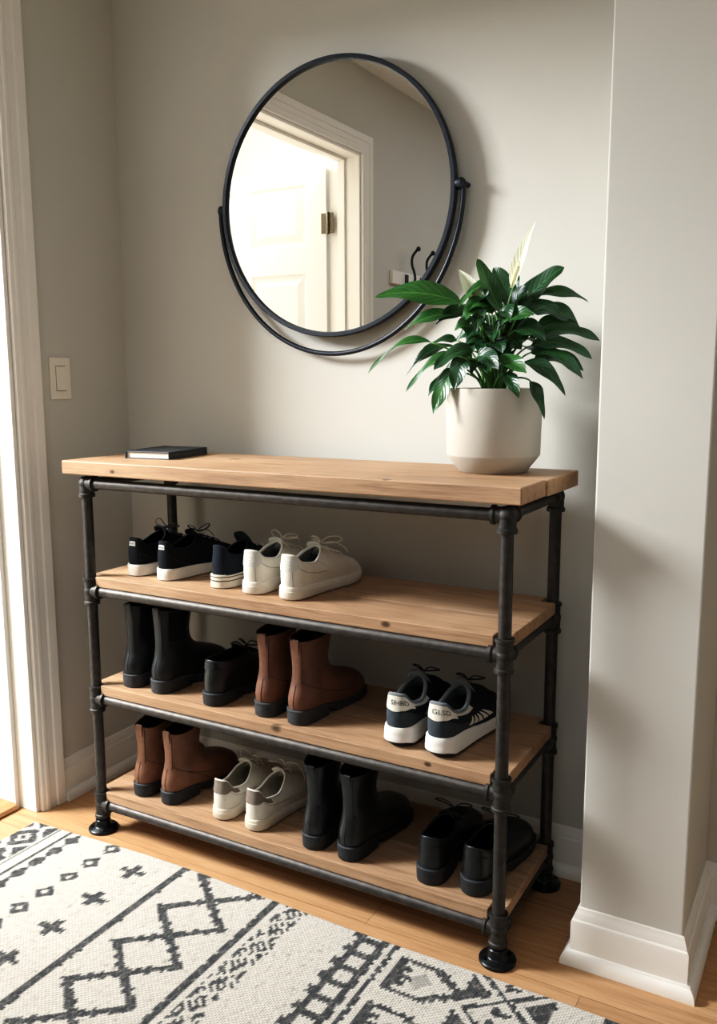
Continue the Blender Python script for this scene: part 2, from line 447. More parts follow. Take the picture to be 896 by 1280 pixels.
# ------------------------------------------------------------------ coat hooks on the left wall (seen in the mirror)
def make_hooks():
    r = thing('coat_rack', 'white wall board with black coat hooks, seen reflected in the round mirror', 'coat rack', (XL, -1.93, 1.665))
    bevel(MB().box(0, .02, -.23, .215, -.03, .03).build('board', M['trim'], r, smooth=False, auto=None), .004, 2)
    for y in (.075, -.09):
        h = MB()
        up = [(.022, y, -.02), (.03, y, -.03), (.05, y, -.028), (.066, y, -.005), (.062, y, .03), (.05, y, .065), (.052, y, .10), (.07, y, .125), (.083, y, .135)]
        up2 = [Vector(p) for p in up]
        pts = []
        for i in range(len(up2)-1):
            p0, p1, p2, p3 = up2[max(i-1, 0)], up2[i], up2[i+1], up2[min(i+2, len(up2)-1)]
            for k in range(5):
                s = k/5; pts.append(.5*((2*p1)+(p2-p0)*s+(2*p0-5*p1+4*p2-p3)*s*s+(3*p1-p0-3*p2+p3)*s**3))
        pts.append(up2[-1])
        h.tube(pts, .0062, 10)
        e = up2[-1]
        h.lathe([(.001, -.012), (.008, -.009), (.0115, 0), (.008, .009), (.001, .012)], 14, Matrix.Translation(e))
        h.box(.02, .026, y-.014, y+.014, -.028, .02)
        low = [(.024, y, -.01), (.035, y, -.045), (.05, y, -.055), (.062, y, -.04)]
        h.tube(low, .0055, 10)
        h.build('hook', M['mframe'], r)
make_hooks()

# ------------------------------------------------------------------ mirror
def make_mirror():
    cx, cz = .515, 1.642; R = .331; ym = DW-.034
    r = thing('round_mirror', 'large round mirror in a thin black frame hung on the wall above the shoe rack', 'mirror', (cx, ym, cz))
    n = 128
    # glass
    v = [(0, -.0, 0)] + [((R-.006)*math.cos(2*PI*k/n), 0, (R-.006)*math.sin(2*PI*k/n)) for k in range(n)]
    fcs = [(0, 1+k, 1+(k+1) % n) for k in range(n)]
    mesh_obj('glass', v, fcs, M['mirror'], r, smooth=False)
    b = MB(); prof = [(R-.008, -.002), (R-.006, -.009), (R+.003, -.009), (R+.005, -.007), (R+.005, .008), (R-.008, .008)]
    m = len(prof); v = []; fcs = []
    for k in range(n):
        a = 2*PI*k/n
        for (q, y) in prof: v.append((q*math.cos(a), y, q*math.sin(a)))
    for k in range(n):
        for j in range(m): fcs.append((k*m+j, ((k+1) % n)*m+j, ((k+1) % n)*m+(j+1) % m, k*m+(j+1) % m))
    fr = fix_normals(b.add(v, fcs).build('frame', M['mframe'], r, auto=30))
    back = MB().lathe([(R-.01, 0), (R-.01, .008)], 96, Matrix.Translation((0, .001, 0)) @ Matrix.Rotation(-PI/2, 4, 'X')).build('backing', M['dark'], r)
    pts = []
    for k in range(73):
        a = PI + PI*k/72
        pts.append(((R+.020)*math.cos(a), .006, (R+.047)*math.sin(a)))
    MB().tube(pts, .0062, 12).build('cradle', M['mframe'], r)
    for s in (-1, 1):
        k = MB(); k.lathe([(.001, -.006), (.011, -.004), (.0135, .002), (.0135, .014), (.009, .019), (.005, .021)], 20, Matrix.Translation((s*(R+.004), .004, .004)) @ Matrix.Rotation(s*PI/2, 4, 'Y'))
        k.lathe([(.006, 0), (.006, .030)], 12, Matrix.Translation((s*(R+.02), .004, .004)) @ Matrix.Rotation(-PI/2, 4, 'X'))
        k.build('pivot_knob', M['mframe'], r)
make_mirror()

# ------------------------------------------------------------------ shoe rack
W, D = 1.1207, .3191
ZR = [.0738, .3700, .6611, .9400]
PR = .0134
TOPZ = .999
def make_rack():
    r = thing('shoe_rack', 'industrial black pipe shoe rack with wooden top and three wooden shelves', 'shoe rack', (0, 0, 0))
    posts = [(0, -D), (W, -D), (W, 0), (0, 0)]
    for (x, y) in posts:
        p = MB().lathe([(PR, .006), (PR, ZR[3]+.006)], 28, Matrix.Translation((x, y, 0))).build('post', M['iron'], r)
        fl = MB(); fl.lathe([(.0375, 0), (.039, .002), (.039, .007), (.036, .010), (.024, .012), (.0205, .016), (.0195, .030), (.0175, .032)], 36, Matrix.Translation((x, y, 0)))
        for k in range(4):
            a = PI/4 + k*PI/2
            fl.lathe([(.0055, .009), (.0055, .0125), (.003, .0137)], 12, Matrix.Translation((x+.0295*math.cos(a), y+.0295*math.sin(a), 0)))
        fl.build('flange', M['flange'], p)
    sgn = {0: (1, 1), 1: (-1, 1), 2: (-1, -1), 3: (1, -1)}
    RX = Matrix.Rotation(PI/2, 4, 'Y'); 
    for i, (x, y) in enumerate(posts):
        for lv, z in enumerate(ZR):
            b = MB(); T = Matrix.Translation((x, y, z))
            if lv == 3:
                pr = [(.0165, -.034), (.0205, -.034), (.0205, -.026), (.0178, -.024), (.0180, .004), (.0165, .012), (.010, .0175)]
            else:
                pr = [(.0160, -.035), (.0202, -.035), (.0202, -.028), (.0176, -.026), (.0176, .026), (.0202, .028), (.0202, .035), (.0160, .035)]
            b.lathe(pr, 28, T)
            sx, sy = sgn[i]
            pb = [(.012, 0), (.0168, .004), (.0165, .022), (.0195, .024), (.0195, .031), (.0145, .032)]
            b.lathe(pb, 24, T @ Matrix.Rotation(sx*PI/2, 4, 'Y'))
            b.lathe(pb, 24, T @ Matrix.Rotation(-sy*PI/2, 4, 'X'))
            # rounded lump where branches meet
            b.lathe([(.0005, -.0195), (.012, -.0155), (.0185, -.006), (.0192, 0), (.0185, .006), (.012, .0155), (.0005, .0195)], 24, T)
            b.build('pipe_fitting', M['iron2'], r)
    for z in ZR:
        for y in (-D, 0):
            MB().lathe([(.0130, .02), (.0130, W-.02)], 24, Matrix.Translation((0, y, z)) @ Matrix.Rotation(PI/2, 4, 'Y')).build('rail', M['iron'], r)
        for x in (0, W):
            MB().lathe([(.0118, .02), (.0118, D-.02)], 24, Matrix.Translation((x, -D, z)) @ Matrix.Rotation(-PI/2, 4, 'X')).build('rail', M['iron'], r)
    # tabletop: two planks
    def planks(name, polys, z0, z1, mat, bw):
        b = MB()
        for p in polys: b.prism(p, 'z', z0, z1)
        o = fix_normals(b.build(name, mat, r, smooth=False, auto=None))
        return bevel(o, bw, 2)
    planks('tabletop', [[(-.054, -.3475), (1.158, -.3475), (1.158, -.1985), (-.052, -.1985)], [(-.052, -.1965), (1.1605, -.1965), (1.1640, -.19), (1.166, .012), (-.054, .012)]], .9645, TOPZ, M['top'], .003)
    kn = [[(.93, -.10, .113, .008)], [(.575, -.32, .402, .011), (.60, -.285, .409, .012), (.96, -.325, .400, .006)], [(.86, -.327, .690, .008)]]
    for i, z in enumerate(ZR[:3]):
        z0 = z + .0128; z1 = z0 + .0265
        m = wood('shelf_timber_%d' % i, WB, WD, WL, knots=kn[i], seed=1.3*i+1)
        g = .0212; a, bb = -.012, W+.012
        front = [(g, -.325), (W-g, -.325), (W-g, -D+g), (bb, -D+g), (bb, -.1845), (a, -.1845), (a, -D+g), (g, -D+g)]
        rear = [(a, -.1825), (bb, -.1825), (bb, -g), (W-g, -g), (W-g, .022), (g, .022), (g, -g), (a, -g)]
        planks('shelf', [front, rear], z0, z1, m, .002)
make_rack()
SZ = [z + .0128 + .0265 for z in ZR[:3]]   # shelf tops, bottom to top

# ------------------------------------------------------------------ notebook
def make_notebook():
    # footprint corners measured on the table top
    r = thing('notebook', 'closed black notebook lying on the left end of the rack top', 'notebook', (.110, -.136, TOPZ), math.radians(7))
    w, d, h = .134, .180, .0195
    b = MB(); b.box(-w/2, w/2, -d/2, d/2, h-.0028, h); b.box(-w/2, w/2, -d/2, d/2, 0, .0028); 
    b.box(w/2-.003, w/2, -d/2, d/2, .0028, h-.0028)
    o = bevel(b.build('cover', M['nb'], r, smooth=False, auto=None), .0012, 2)
    p = MB().box(-w/2+.004, w/2-.003, -d/2+.0035, d/2-.0035, .0028, h-.0028).build('pages', M['paper'], r, smooth=False, auto=None)
    e = MB().box(-w/2-.0006, -w/2+.0042, -d/2-.0006, d/2+.0006, -.0, h+.0006)
    e.build('elastic_band', M['black_lace'], r, smooth=False, auto=None)
M['nb'] = leather('notebook_cover', srgb(44, 46, 49), .5, .2)
def paper():
    t = NT('page_block'); v = t.coords((1, 1, 1))
    w = t.N('ShaderNodeTexWave', bands_direction='Z'); w.inputs['Scale'].default_value = 420; t.L(v, w.inputs['Vector'])
    t.set(Base_Color=t.ramp(w.outputs['Fac'], [(.1, srgb(196, 192, 182)), (.7, srgb(226, 222, 212))]), Roughness=.9); return t.mat
M['paper'] = paper()
make_notebook()

# ------------------------------------------------------------------ rug
def rug_mask(x, y):
    """woven pattern, world metres; returns 1 for charcoal yarn, .5 for grey"""
    m = np.zeros_like(x)
    def put(c, v=1.0):
        np.maximum(m, np.where(c, v, 0), out=m)
    ab = np.abs
    # left border lattice of dark diamonds
    px = (y + .40) / .105; fy = (px - np.floor(px)) - .5
    dx = (x + .145) / .05
    band = (x < -.094) & (x > -.19)
    dd = ab(dx) + ab(fy) * 2
    put(band & (dd < .98) & (dd > .45)); put(band & (dd < .22))
    fy2 = ((px + .5) - np.floor(px + .5)) - .5
    de = np.minimum(ab(x + .196), ab(x + .098)) / .036 + ab(fy2) * 2.6
    put(band & (de < .8))
    # fine lines
    put(ab(x + .088) < .0035); put(ab(x + .050) < .0055)
    # chain of solid diamonds
    q = (y + .409) / .0565; f = q - np.round(q); put(ab(x + .018) / .021 + ab(f) * 1.85 < 1.0)
    # hollow diamonds
    q = (y + .394) / .0703; f = (q - np.round(q)) * .0703; d = ab(x - .104) / .027 + ab(f) / .027; put((d < 1) & (d > .34))
    # plus signs
    q = (y + .4495) / .120; f = (q - np.round(q)) * .120
    put((ab(x - .226) < .036) & (ab(f) < .0085)); put((ab(f) < .028) & (ab(x - .226) < .010))
    # broad stripes
    put(ab(x - .331) < .0105); put(ab(x - .606) < .0095)
    # crossing zigzags
    P = .1365
    q = (y + .4525) / P; f = q - np.floor(q); tri = 1 - ab(2*f - 1)       # 0 at crossing, 1 mid
    for s in (-1, 1):
        q2 = np.floor(q).astype(int) % 2
        sg = np.where(q2 == 0, 1, -1) * s
        xc = .4715 + sg * tri * .0865
        put(ab(x - xc) < .0125 + .0050*(np.mod(y + s*.004, .0185) < .0092))
    # lace band of small diamonds
    q = (y + .461) / .0655; f = (q - np.round(q)) * .0655; d = ab(x - .662) / .026 + ab(f) / .033
    chk = ((np.floor(x/.0055) + np.floor(y/.0075)).astype(int) % 3 != 0)
    put((d < .88) & chk & (ab(x-.662) < .027)); put((d > 1.25) & (ab(x - .662) < .030) & chk)
    # ladder
    put(ab(x - .8415) < .009)
    q = (y + .431) / .0495; f = (q - np.round(q)) * .0495
    put((ab(f) < .011) & (x > .822) & (x < .845)); put((ab(f+.012) < .0085) & (x > .84) & (x < .895))
    put(ab(x - .893) < .0085); put((ab(f) < .013) & (x > .885) & (x < .906))
    put(ab(x - .922) < .0055)
    # stepped houses
    q = (y + .4575) / .150; f = (q - np.round(q)) * .150; af = ab(f)
    outl = np.where(x < 1.045, .0545, np.where(x < 1.062, .044, np.where(x < 1.08, .031, np.where(x < 1.098, .019, .008))))
    inn = np.where(x < 1.030, .0435, np.where(x < 1.047, .033, np.where(x < 1.066, .019, np.where(x < 1.082, .008, -1))))
    ins = (x > .945) & (x < 1.113) & (af < outl)
    put(ins & ~((af < inn) & (x > .967)))
    put(ins & (x < .984) & (ab(af - .022) < .008)); put(ins & (x < .992) & (af < .007))
    put((ab(x - 1.012) / .024 + af / .026 < 1), .45)
    # right lattice with dark triangles
    P = .112; q = (y + .428) / P; f = (q - np.round(q)) * P
    u = (x - 1.184)
    inb = (x > 1.098) & (x < 1.272)
    put(inb & (ab(ab(u) - ab(f) * 1.25) < .0075))
    put(inb & (u < -.012) & (ab(f) * 1.25 < -u - .030)); put(inb & (u > .012) & (ab(f) * 1.25 < u - .030))
    g = ab(np.abs(f) - .040); put(inb & (ab(u) < .018) & (g < .0055)); put(inb & (ab(u + .01) < .006) & (g < .014))
    # far end border
    q = (y + .37) / .11; f = q - np.floor(q)
    put((x > 1.381 - .02 * (f > .6)) & (x < 1.43))
    return m
def make_rug():
    x0, x1, y1, y0 = -.190, 1.403, -.372, -1.27
    st = .0025
    nx = int((x1-x0)/st); ny = int((y1-y0)/st)
    xs = np.linspace(x0, x1, nx+1); ys = np.linspace(y0, y1, ny+1)
    X, Y = np.meshgrid(xs, ys, indexing='ij')
    # woven cells: rows along y, offset alternately, so pattern edges step with the yarn
    cw, cl = .0050, .0090
    ri = np.floor(X/cw); off = np.where(ri.astype(int) % 2 == 0, 0, .5)
    ci = np.floor(Y/cl + off)
    XS = (ri+.5)*cw; YS = (ci + .5 - off)*cl
    jit = np.sin(ri*12.9898 + ci*78.233)*43758.5453; jit = jit - np.floor(jit)
    m = rug_mask(XS + (jit-.5)*.003, YS + (jit-.5)*.002)
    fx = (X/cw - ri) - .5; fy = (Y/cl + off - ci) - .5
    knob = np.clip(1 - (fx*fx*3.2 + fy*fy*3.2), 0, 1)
    wav = .010*np.sin(X*2.6+.4) + .006*np.sin(X*6.1)            # soft wavy long edge
    Yw = Y + wav * np.clip((Y - (y1-.25))/.25, 0, 1) - .006
    dist = np.minimum(np.minimum(X-x0, x1-X), y1-Y)
    Z = .0048 + .0024*knob + .0006*jit
    Z = Z*np.clip(dist/.006, .25, 1)
    co = np.stack([X, Yw, Z], -1).reshape(-1, 3)
    idx = np.arange((nx+1)*(ny+1)).reshape(nx+1, ny+1)
    q = np.stack([idx[:-1, :-1], idx[1:, :-1], idx[1:, 1:], idx[:-1, 1:]], -1).reshape(-1, 4)
    me = bpy.data.meshes.new('rug')
    me.vertices.add(len(co)); me.vertices.foreach_set('co', co.ravel())
    me.loops.add(q.size); me.loops.foreach_set('vertex_index', q.ravel().astype(np.int32))
    me.polygons.add(len(q)); me.polygons.foreach_set('loop_start', np.arange(0, q.size, 4, dtype=np.int32))
    try: me.polygons.foreach_set('loop_total', np.full(len(q), 4, dtype=np.int32))
    except Exception: pass
    me.polygons.foreach_set('use_smooth', np.ones(len(q), dtype=bool))
    me.update(calc_edges=True); me.validate()
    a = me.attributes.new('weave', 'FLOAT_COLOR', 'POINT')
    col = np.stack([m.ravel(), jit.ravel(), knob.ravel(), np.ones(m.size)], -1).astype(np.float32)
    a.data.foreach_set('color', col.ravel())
    t = NT('woven_rug'); at = t.N('ShaderNodeAttribute', attribute_name='weave')
    sp = t.N('ShaderNodeSeparateColor'); t.L(at.outputs['Color'], sp.inputs[0])
    cream = t.ramp(sp.outputs[1], [(.0, srgb(164, 157, 147)), (.07, srgb(198, 192, 182)), (.3, srgb(203, 198, 189)), (1.0, srgb(212, 208, 199))])
    char = t.ramp(sp.outputs[1], [(.0, srgb(68, 68, 68)), (.6, srgb(88, 87, 85)), (.9, srgb(106, 104, 101)), (1, srgb(126, 123, 118))])
    c = t.mix(sp.outputs[0], cream, char)
    sh = t.ramp(sp.outputs[2], [(.05, (.50, .48, .45, 1)), (.62, (1, 1, 1, 1))])  # shade in the gaps between knots, put into the yarn colour
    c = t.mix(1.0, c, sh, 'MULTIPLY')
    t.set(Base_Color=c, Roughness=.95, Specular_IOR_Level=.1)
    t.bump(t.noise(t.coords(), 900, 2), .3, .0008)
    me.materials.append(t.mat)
    o = bpy.data.objects.new('rug', me); C.objects.link(o)
    tag(o, 'cream woven rug with charcoal geometric stripes, diamonds and zigzags on the wood floor', 'rug')
make_rug()
# ------------------------------------------------------------------ shoes
def cr(xs, ys):
    """smooth interpolation through a table"""
    xs = np.array(xs, float); ys = np.array(ys, float)
    d = np.zeros_like(ys); h = np.diff(xs); s = np.diff(ys)/h
    d[1:-1] = np.where(s[:-1]*s[1:] > 0, 2*s[:-1]*s[1:]/(s[:-1]+s[1:]+1e-12), 0); d[0] = s[0]; d[-1] = s[-1]
    def f(t):
        t = np.clip(np.asarray(t, float), xs[0], xs[-1]); i = np.clip(np.searchsorted(xs, t)-1, 0, len(xs)-2)
        u = (t-xs[i])/h[i]
        return (2*u**3-3*u**2+1)*ys[i]+(u**3-2*u**2+u)*h[i]*d[i]+(-2*u**3+3*u**2)*ys[i+1]+(u**3-u**2)*h[i]*d[i+1]
    return f
def sst(a, b, x):
    t = np.clip((x-a)/(b-a), 0, 1); return t*t*(3-2*t)
HW_LAT = cr([0, .1, .2, .3, .4, .5, .6, .7, .8, .9, .96, 1], [0, .19, .295, .32, .335, .375, .44, .485, .445, .30, .175, 0])
HW_MED = cr([0, .1, .2, .3, .4, .5, .6, .7, .8, .9, .96, 1], [0, .19, .295, .31, .285, .30, .40, .455, .40, .25, .145, 0])

class Last:
    """continuous surface of a shoe upper: u runs round the foot from the heel (0) over the outer side to the toe (.5), v from sole to collar"""
    NU, NV = 96, 40
    def __init__(s, p, mir):
        s.p = p; s.mir = mir
        u = np.linspace(0, 1, s.NU, endpoint=False); v = np.linspace(0, 1, s.NV+1)
        U, V = np.meshgrid(u, v, indexing='ij')
        s.P = s.surf(U, V)
        du = np.roll(s.P, -1, 0) - np.roll(s.P, 1, 0); dv = np.gradient(s.P, axis=1)
        n = np.cross(du, dv); n /= (np.linalg.norm(n, axis=-1, keepdims=True)+1e-12)
        c = s.P.mean((0, 1)); 
        if (n[0, 5]*(s.P[0, 5]-c)).sum() < 0: n = -n
        s.Nn = n
    def foot(s, S, sg, out=0.0):
        p = s.p; L, Wd = p['L'], p['W']
        hw = np.where(sg > 0, HW_LAT(S), HW_MED(S))*Wd
        y = L*(1-np.cos(PI*S))/2
        # toe shape: blunt fuller toes
        x = sg*hw*s.mir*(1+p.get('hs', 0)*(1-sst(.30, .62, S)))
        if out:
            yy = y + out*(-np.cos(PI*S)); xx = x + sg*s.mir*out*np.sin(PI*S)**.7
            return xx, yy
        return x, y
    def zs(s, y):
        p = s.p; t = y/p['L']
        return p['zh'] + (p['zf']-p['zh'])*sst(.18, .62, t) + p.get('ts', .006)*sst(.7, 1.0, t)**1.3
    def surf(s, U, V):
        p = s.p; L = p['L']; U = np.mod(U, 1.0)
        S = np.where(U <= .5, 2*U, 2*(1-U)); sg = np.where(U <= .5, 1.0, -1.0)
        sn = np.sin(PI*S); cs = (1-np.cos(PI*S))/2
        x0, y0 = s.foot(S, sg, -.0015); z0 = s.zs(y0) - .002
        P0 = np.stack([x0, y0, z0], -1)
        x1 = sg*s.mir*p['cw']*sn**.75; y1 = (p['cy0'] + (p['cy1']-p['cy0'])*cs)*L
        z1 = cr([0, .15, .30, .52, .76, 1], [p['cz'][0], p['cz'][0]-.0025] + list(p['cz'][1:]))(S)
        P1 = np.stack([x1, y1, z1], -1)
        H = (z1-z0)
        wf = sst(.42, 1.0, S)
        up = np.stack([0*S, 0*S, 1+0*S], -1)
        outx = sg*s.mir*sn; outy = -np.cos(PI*S)
        out = np.stack([outx, outy, 0*S], -1)
        th = p['toe']
        a1 = (H*.45)*(1-wf) + th*wf
        b1 = p.get('heelb', .006)*(1-sst(0, .4, S)) + p.get('sideb', .004)*sst(.1, .35, S)*(1-wf) + p.get('toeb', .006)*wf
        c1 = P0 + up*a1[..., None] + out*b1[..., None]
        dh = np.stack([0*S, -.10+0*S, -1+0*S], -1); dsd = np.stack([sg*s.mir*.30, .10+0*S, -1+0*S], -1)
        vd = p.get('vd', (.86, -.42)); df = np.stack([sg*s.mir*.5*sn, vd[0]+0*S, vd[1]+0*S], -1)
        ws = sst(0, .35, S)[..., None]
        base = (dh*(1-ws)+dsd*ws)*(H*.38)[..., None]
        fl = p.get('vk', .55)*(L-p['cy1']*L)
        c2 = P1 + base*(1-wf[..., None]) + df*(fl*wf)[..., None]
        def bez(a, b, c, d, t):
            t = t[..., None]; return a*(1-t)**3+3*b*t*(1-t)**2+3*c*t*t*(1-t)+d*t**3
        if 'sz' not in p:
            return bez(P0, c1, c2, P1, V)
        # boots: a shaft continues above the ankle loop
        vm = p.get('vm', .5)
        low = bez(P0, c1, c2, P1, np.clip(V/vm, 0, 1))
        x2 = sg*s.mir*p['sw']*sn**.72; y2 = (p['sy0']+(p['sy1']-p['sy0'])*cs)*L; z2 = cr([0, .25, .5, .75, 1], p['sz'])(S)
        P2 = np.stack([x2, y2, z2], -1)
        t1 = (P1-c2); t1 = t1/(np.linalg.norm(t1, axis=-1, keepdims=True)+1e-9)
        hh = (z2-z1)
        c3 = P1 + t1*(hh*(.38 - .0*wf))[..., None]
        lean = np.stack([0*S, (y2-y1)*.5, hh*.6], -1)
        c4 = P2 - lean*.5
        hi = bez(P1, c3, c4, P2, np.clip((V-vm)/(1-vm), 0, 1))
        return np.where((V <= vm)[..., None], low, hi)
    def at(s, U, V, off=0.0):
        U = np.mod(np.asarray(U, float), 1.0)*s.NU; V = np.clip(np.asarray(V, float), 0, 1)*s.NV
        i = np.floor(U).astype(int); fu = (U-i)[..., None]; j = np.minimum(np.floor(V).astype(int), s.NV-1); fv = (V-j)[..., None]
        i0 = i % s.NU; i1 = (i+1) % s.NU
        def g(A): return (A[i0, j]*(1-fu)+A[i1, j]*fu)*(1-fv)+(A[i0, j+1]*(1-fu)+A[i1, j+1]*fu)*fv
        n = g(s.Nn); n = n/(np.linalg.norm(n, axis=-1, keepdims=True)+1e-9)
        return g(s.P)+n*np.asarray(off)[..., None] if np.ndim(off) else g(s.P)+n*off
    # --- pieces
    def shell(s, name, mat, parent, off=0.0, rows=None):
        P = s.P + s.Nn*off; NU, n = s.NU, s.NV+1
        idx = np.arange(NU*n).reshape(NU, n); r = np.roll(idx, -1, 0)
        f = np.stack([idx[:, :-1], r[:, :-1], r[:, 1:], idx[:, 1:]], -1).reshape(-1, 4)
        if off < 0 or s.mir < 0: f = f[:, ::-1] if not (off < 0 and s.mir < 0) else f
        return P.reshape(-1, 3), f
    def upper(s, mat, parent, name='upper', zones=None):
        v, f = s.shell(name, mat, parent)
        mi = None
        mats = [mat]
        if zones:
            mats = [mat] + [z[0] for z in zones]; mi = []
            for k in range(len(f)):
                i, j = divmod(k, s.NV); u = (i+.5)/s.NU; vv = (j+.5)/s.NV; q = 0
                for zi, (m, fn) in enumerate(zones):
                    if fn(u if u <= .5 else u-1, vv): q = zi+1
                mi.append(q)
        return mesh_obj(name, v, f, mats, parent, True, mi)
    def lining(s, mat, parent, thick=.0032, insole=None):
        v, f = s.shell('lining', mat, parent, -thick)
        v = list(map(tuple, v)); f = [tuple(q) for q in f]; n = s.NV+1
        # floor of the shoe
        ctr = len(v); v.append((0, s.p['L']*.45, float(s.zs(np.array(s.p['L']*.45)))+.004))
        for i in range(s.NU): f.append((i*n+2, ((i+1) % s.NU)*n+2, ctr))
        o = mesh_obj('lining', v, f, mat, parent, True); return o
    def collar(s, mat, parent, r=.003, name='collar', inset=.5):
        u = np.arange(s.NU)/s.NU
        P = s.at(u, 0*u+1.0, -r*inset)
        return MB().tube([tuple(p) for p in P], r, 10, closed=True).build(name, mat, parent, auto=None)
    def patch(s, mat, parent, name, u0, u1, vlo, vhi, off=.0011, nu=24, nv=12):
        """panel lying on the upper; vlo / vhi are functions of u in [-.5,.5]"""
        us = np.linspace(u0, u1, nu+1); rows = []
        for uu in us: rows.append(np.linspace(vlo(uu), vhi(uu), nv+1))
        Vv = np.array(rows); Uu = np.repeat(us[:, None], nv+1, 1)
        Pt = s.at(Uu, Vv, off); Pb = s.at(Uu, Vv, -.0008)
        n = (nu+1)*(nv+1); idx = np.arange(n).reshape(nu+1, nv+1)
        f = np.stack([idx[:-1, :-1], idx[1:, :-1], idx[1:, 1:], idx[:-1, 1:]], -1).reshape(-1, 4).tolist()
        ring = list(idx[:, 0]) + list(idx[-1, 1:]) + list(idx[-2::-1, -1]) + list(idx[0, -2:0:-1])
        for k in range(len(ring)):
            a, b = ring[k], ring[(k+1) % len(ring)]; f.append([a, b, b+n, a+n])
        v = np.concatenate([Pt.reshape(-1, 3), Pb.reshape(-1, 3)])
        return fix_normals(mesh_obj(name, v, f, mat, parent, True, auto=50))
    def line(s, mb, uv, r=.0007, off=.0003, n=6, m=0):
        uv = np.array(uv, float)
        k = max(2, int(len(uv)))
        P = s.at(uv[:, 0], uv[:, 1], off); mb.tube([tuple(p) for p in P], r, n, m)
    def u_at_x(s, v, x):
        us = np.linspace(.5, .25, 60) if x*s.mir > 0 else np.linspace(.5, .75, 60)
        P = s.at(us, 0*us+v); k = int(np.argmin(np.abs(P[:, 0]-x))); return us[k]

def sole_loops(la, loops, name, mats, parent, midx=None, y_max=None):
    """loops: list of (outset, z function of y) from bottom to top; closes both ends"""
    NU = 96; u = np.arange(NU)/NU; S = np.where(u <= .5, 2*u, 2*(1-u)); sg = np.where(u <= .5, 1.0, -1.0)
    v = []; 
    for out, zf in loops:
        x, y = la.foot(S, sg, out)
        if y_max is not None:
            Sm = math.acos(1-2*y_max/la.p['L'])/PI; xm, _ = la.foot(np.full_like(S, Sm), sg, out)
            x = np.where(S > Sm, xm*(1-(S-Sm)/(1-Sm)), x); y = np.minimum(y, y_max)
        v.append(np.stack([x, y, zf(y)], -1))
    n = len(loops); v = np.concatenate(v); f = []; mi = []
    for k in range(n-1):
        for i in range(NU):
            f.append((k*NU+i, k*NU+(i+1) % NU, (k+1)*NU+(i+1) % NU, (k+1)*NU+i)); mi.append(midx[k] if midx else 0)
    # caps as strips across the foot so they stay flat
    for k in (0, n-1):
        for i in range(NU//2):
            a, b = i, i+1; c, d = (NU-i) % NU, (NU-i-1) % NU
            q = [k*NU+a, k*NU+b, k*NU+d, k*NU+c]
            q = list(dict.fromkeys(q))
            if len(q) >= 3: f.append(tuple(q)); mi.append(midx[0 if k == 0 else -1] if midx else 0)
    return fix_normals(mesh_obj(name, v, f, mats, parent, True, mi, auto=45))

def make_laces(la, mat, parent, rows, hw=.016, r=.0018, knot=None, loops=(), cross=True):
    b = MB(); pl = []; prr = []
    for v in rows:
        uL = la.u_at_x(v, -hw); uR = la.u_at_x(v, hw)
        a = la.at(np.array([uL]), np.array([v]), .0016)[0]; c = la.at(np.array([uR]), np.array([v]), .0016)[0]
        m = la.at(np.array([.5]), np.array([v]), .0042)[0]
        pl.append(a); prr.append(c)
        b.tube([a, .5*(a+m)+np.array([0, 0, .0012]), m, .5*(c+m)+np.array([0, 0, .0012]), c], r, 8, flat=.55)
    if cross:
        for k in range(len(rows)-1):
            for A, B_ in ((pl[k], prr[k+1]), (prr[k], pl[k+1])):
                m = .5*(A+B_); mm = la.at(np.array([.5]), np.array([.5*(rows[k]+rows[k+1])]), .0058)[0]
                b.tube([A, np.array([.5*(A[0]+mm[0]), .5*(A[1]+mm[1]), .5*(A[2]+mm[2])+.001]), mm, np.array([.5*(B_[0]+mm[0]), .5*(B_[1]+mm[1]), .5*(B_[2]+mm[2])+.001]), B_], r, 8, flat=.55)
    for pts in loops:
        q = [np.array(p, float) for p in pts]; out = []
        for i in range(len(q)-1):
            p0, p1, p2, p3 = q[max(i-1, 0)], q[i], q[i+1], q[min(i+2, len(q)-1)]
            for k in range(6):
                t = k/6; out.append(.5*((2*p1)+(p2-p0)*t+(2*p0-5*p1+4*p2-p3)*t*t+(3*p1-p0-3*p2+p3)*t**3))
        out.append(q[-1]); b.tube(out, r, 8, flat=.6)
    return b.build('laces', mat, parent, auto=None)

def make_tongue(la, mat, parent, pts, hw=.021, th=.005, curl=.006):
    """pts: centre line (y,z) from under the laces up to the free end"""
    n = len(pts); m = 10; v = []; f = []
    P = np.array(pts, float)
    for i in range(n):
        t = P[min(i+1, n-1)]-P[max(i-1, 0)]; t /= np.linalg.norm(t); nn = np.array([-t[1], t[0]])
        if nn[1] < 0: nn = -nn
        e = 1.0 if i < n-2 else (.93 if i == n-2 else .72)
        for side in (0, 1):
            for k in range(m+1):
                a = (k/m*2-1); x = a*hw*e; d = -curl*a*a + (th/2 if side == 0 else -th/2)*math.sqrt(max(0.05, 1-a**4))
                v.append((x, P[i][0]+nn[0]*d, P[i][1]+nn[1]*d))
    w = 2*(m+1)
    for i in range(n-1):
        for k in range(m):
            f.append((i*w+k, i*w+k+1, (i+1)*w+k+1, (i+1)*w+k)); f.append((i*w+m+1+k, (i+1)*w+m+1+k, (i+1)*w+m+2+k, i*w+m+2+k))
        for k in (0, m): f.append((i*w+k, (i+1)*w+k, (i+1)*w+m+1+k, i*w+m+1+k))
    for i in (0, n-1):
        for k in range(m): f.append((i*w+k, i*w+k+1, i*w+m+2+k, i*w+m+1+k))
    return fix_normals(mesh_obj('tongue', v, f, mat, parent, True))

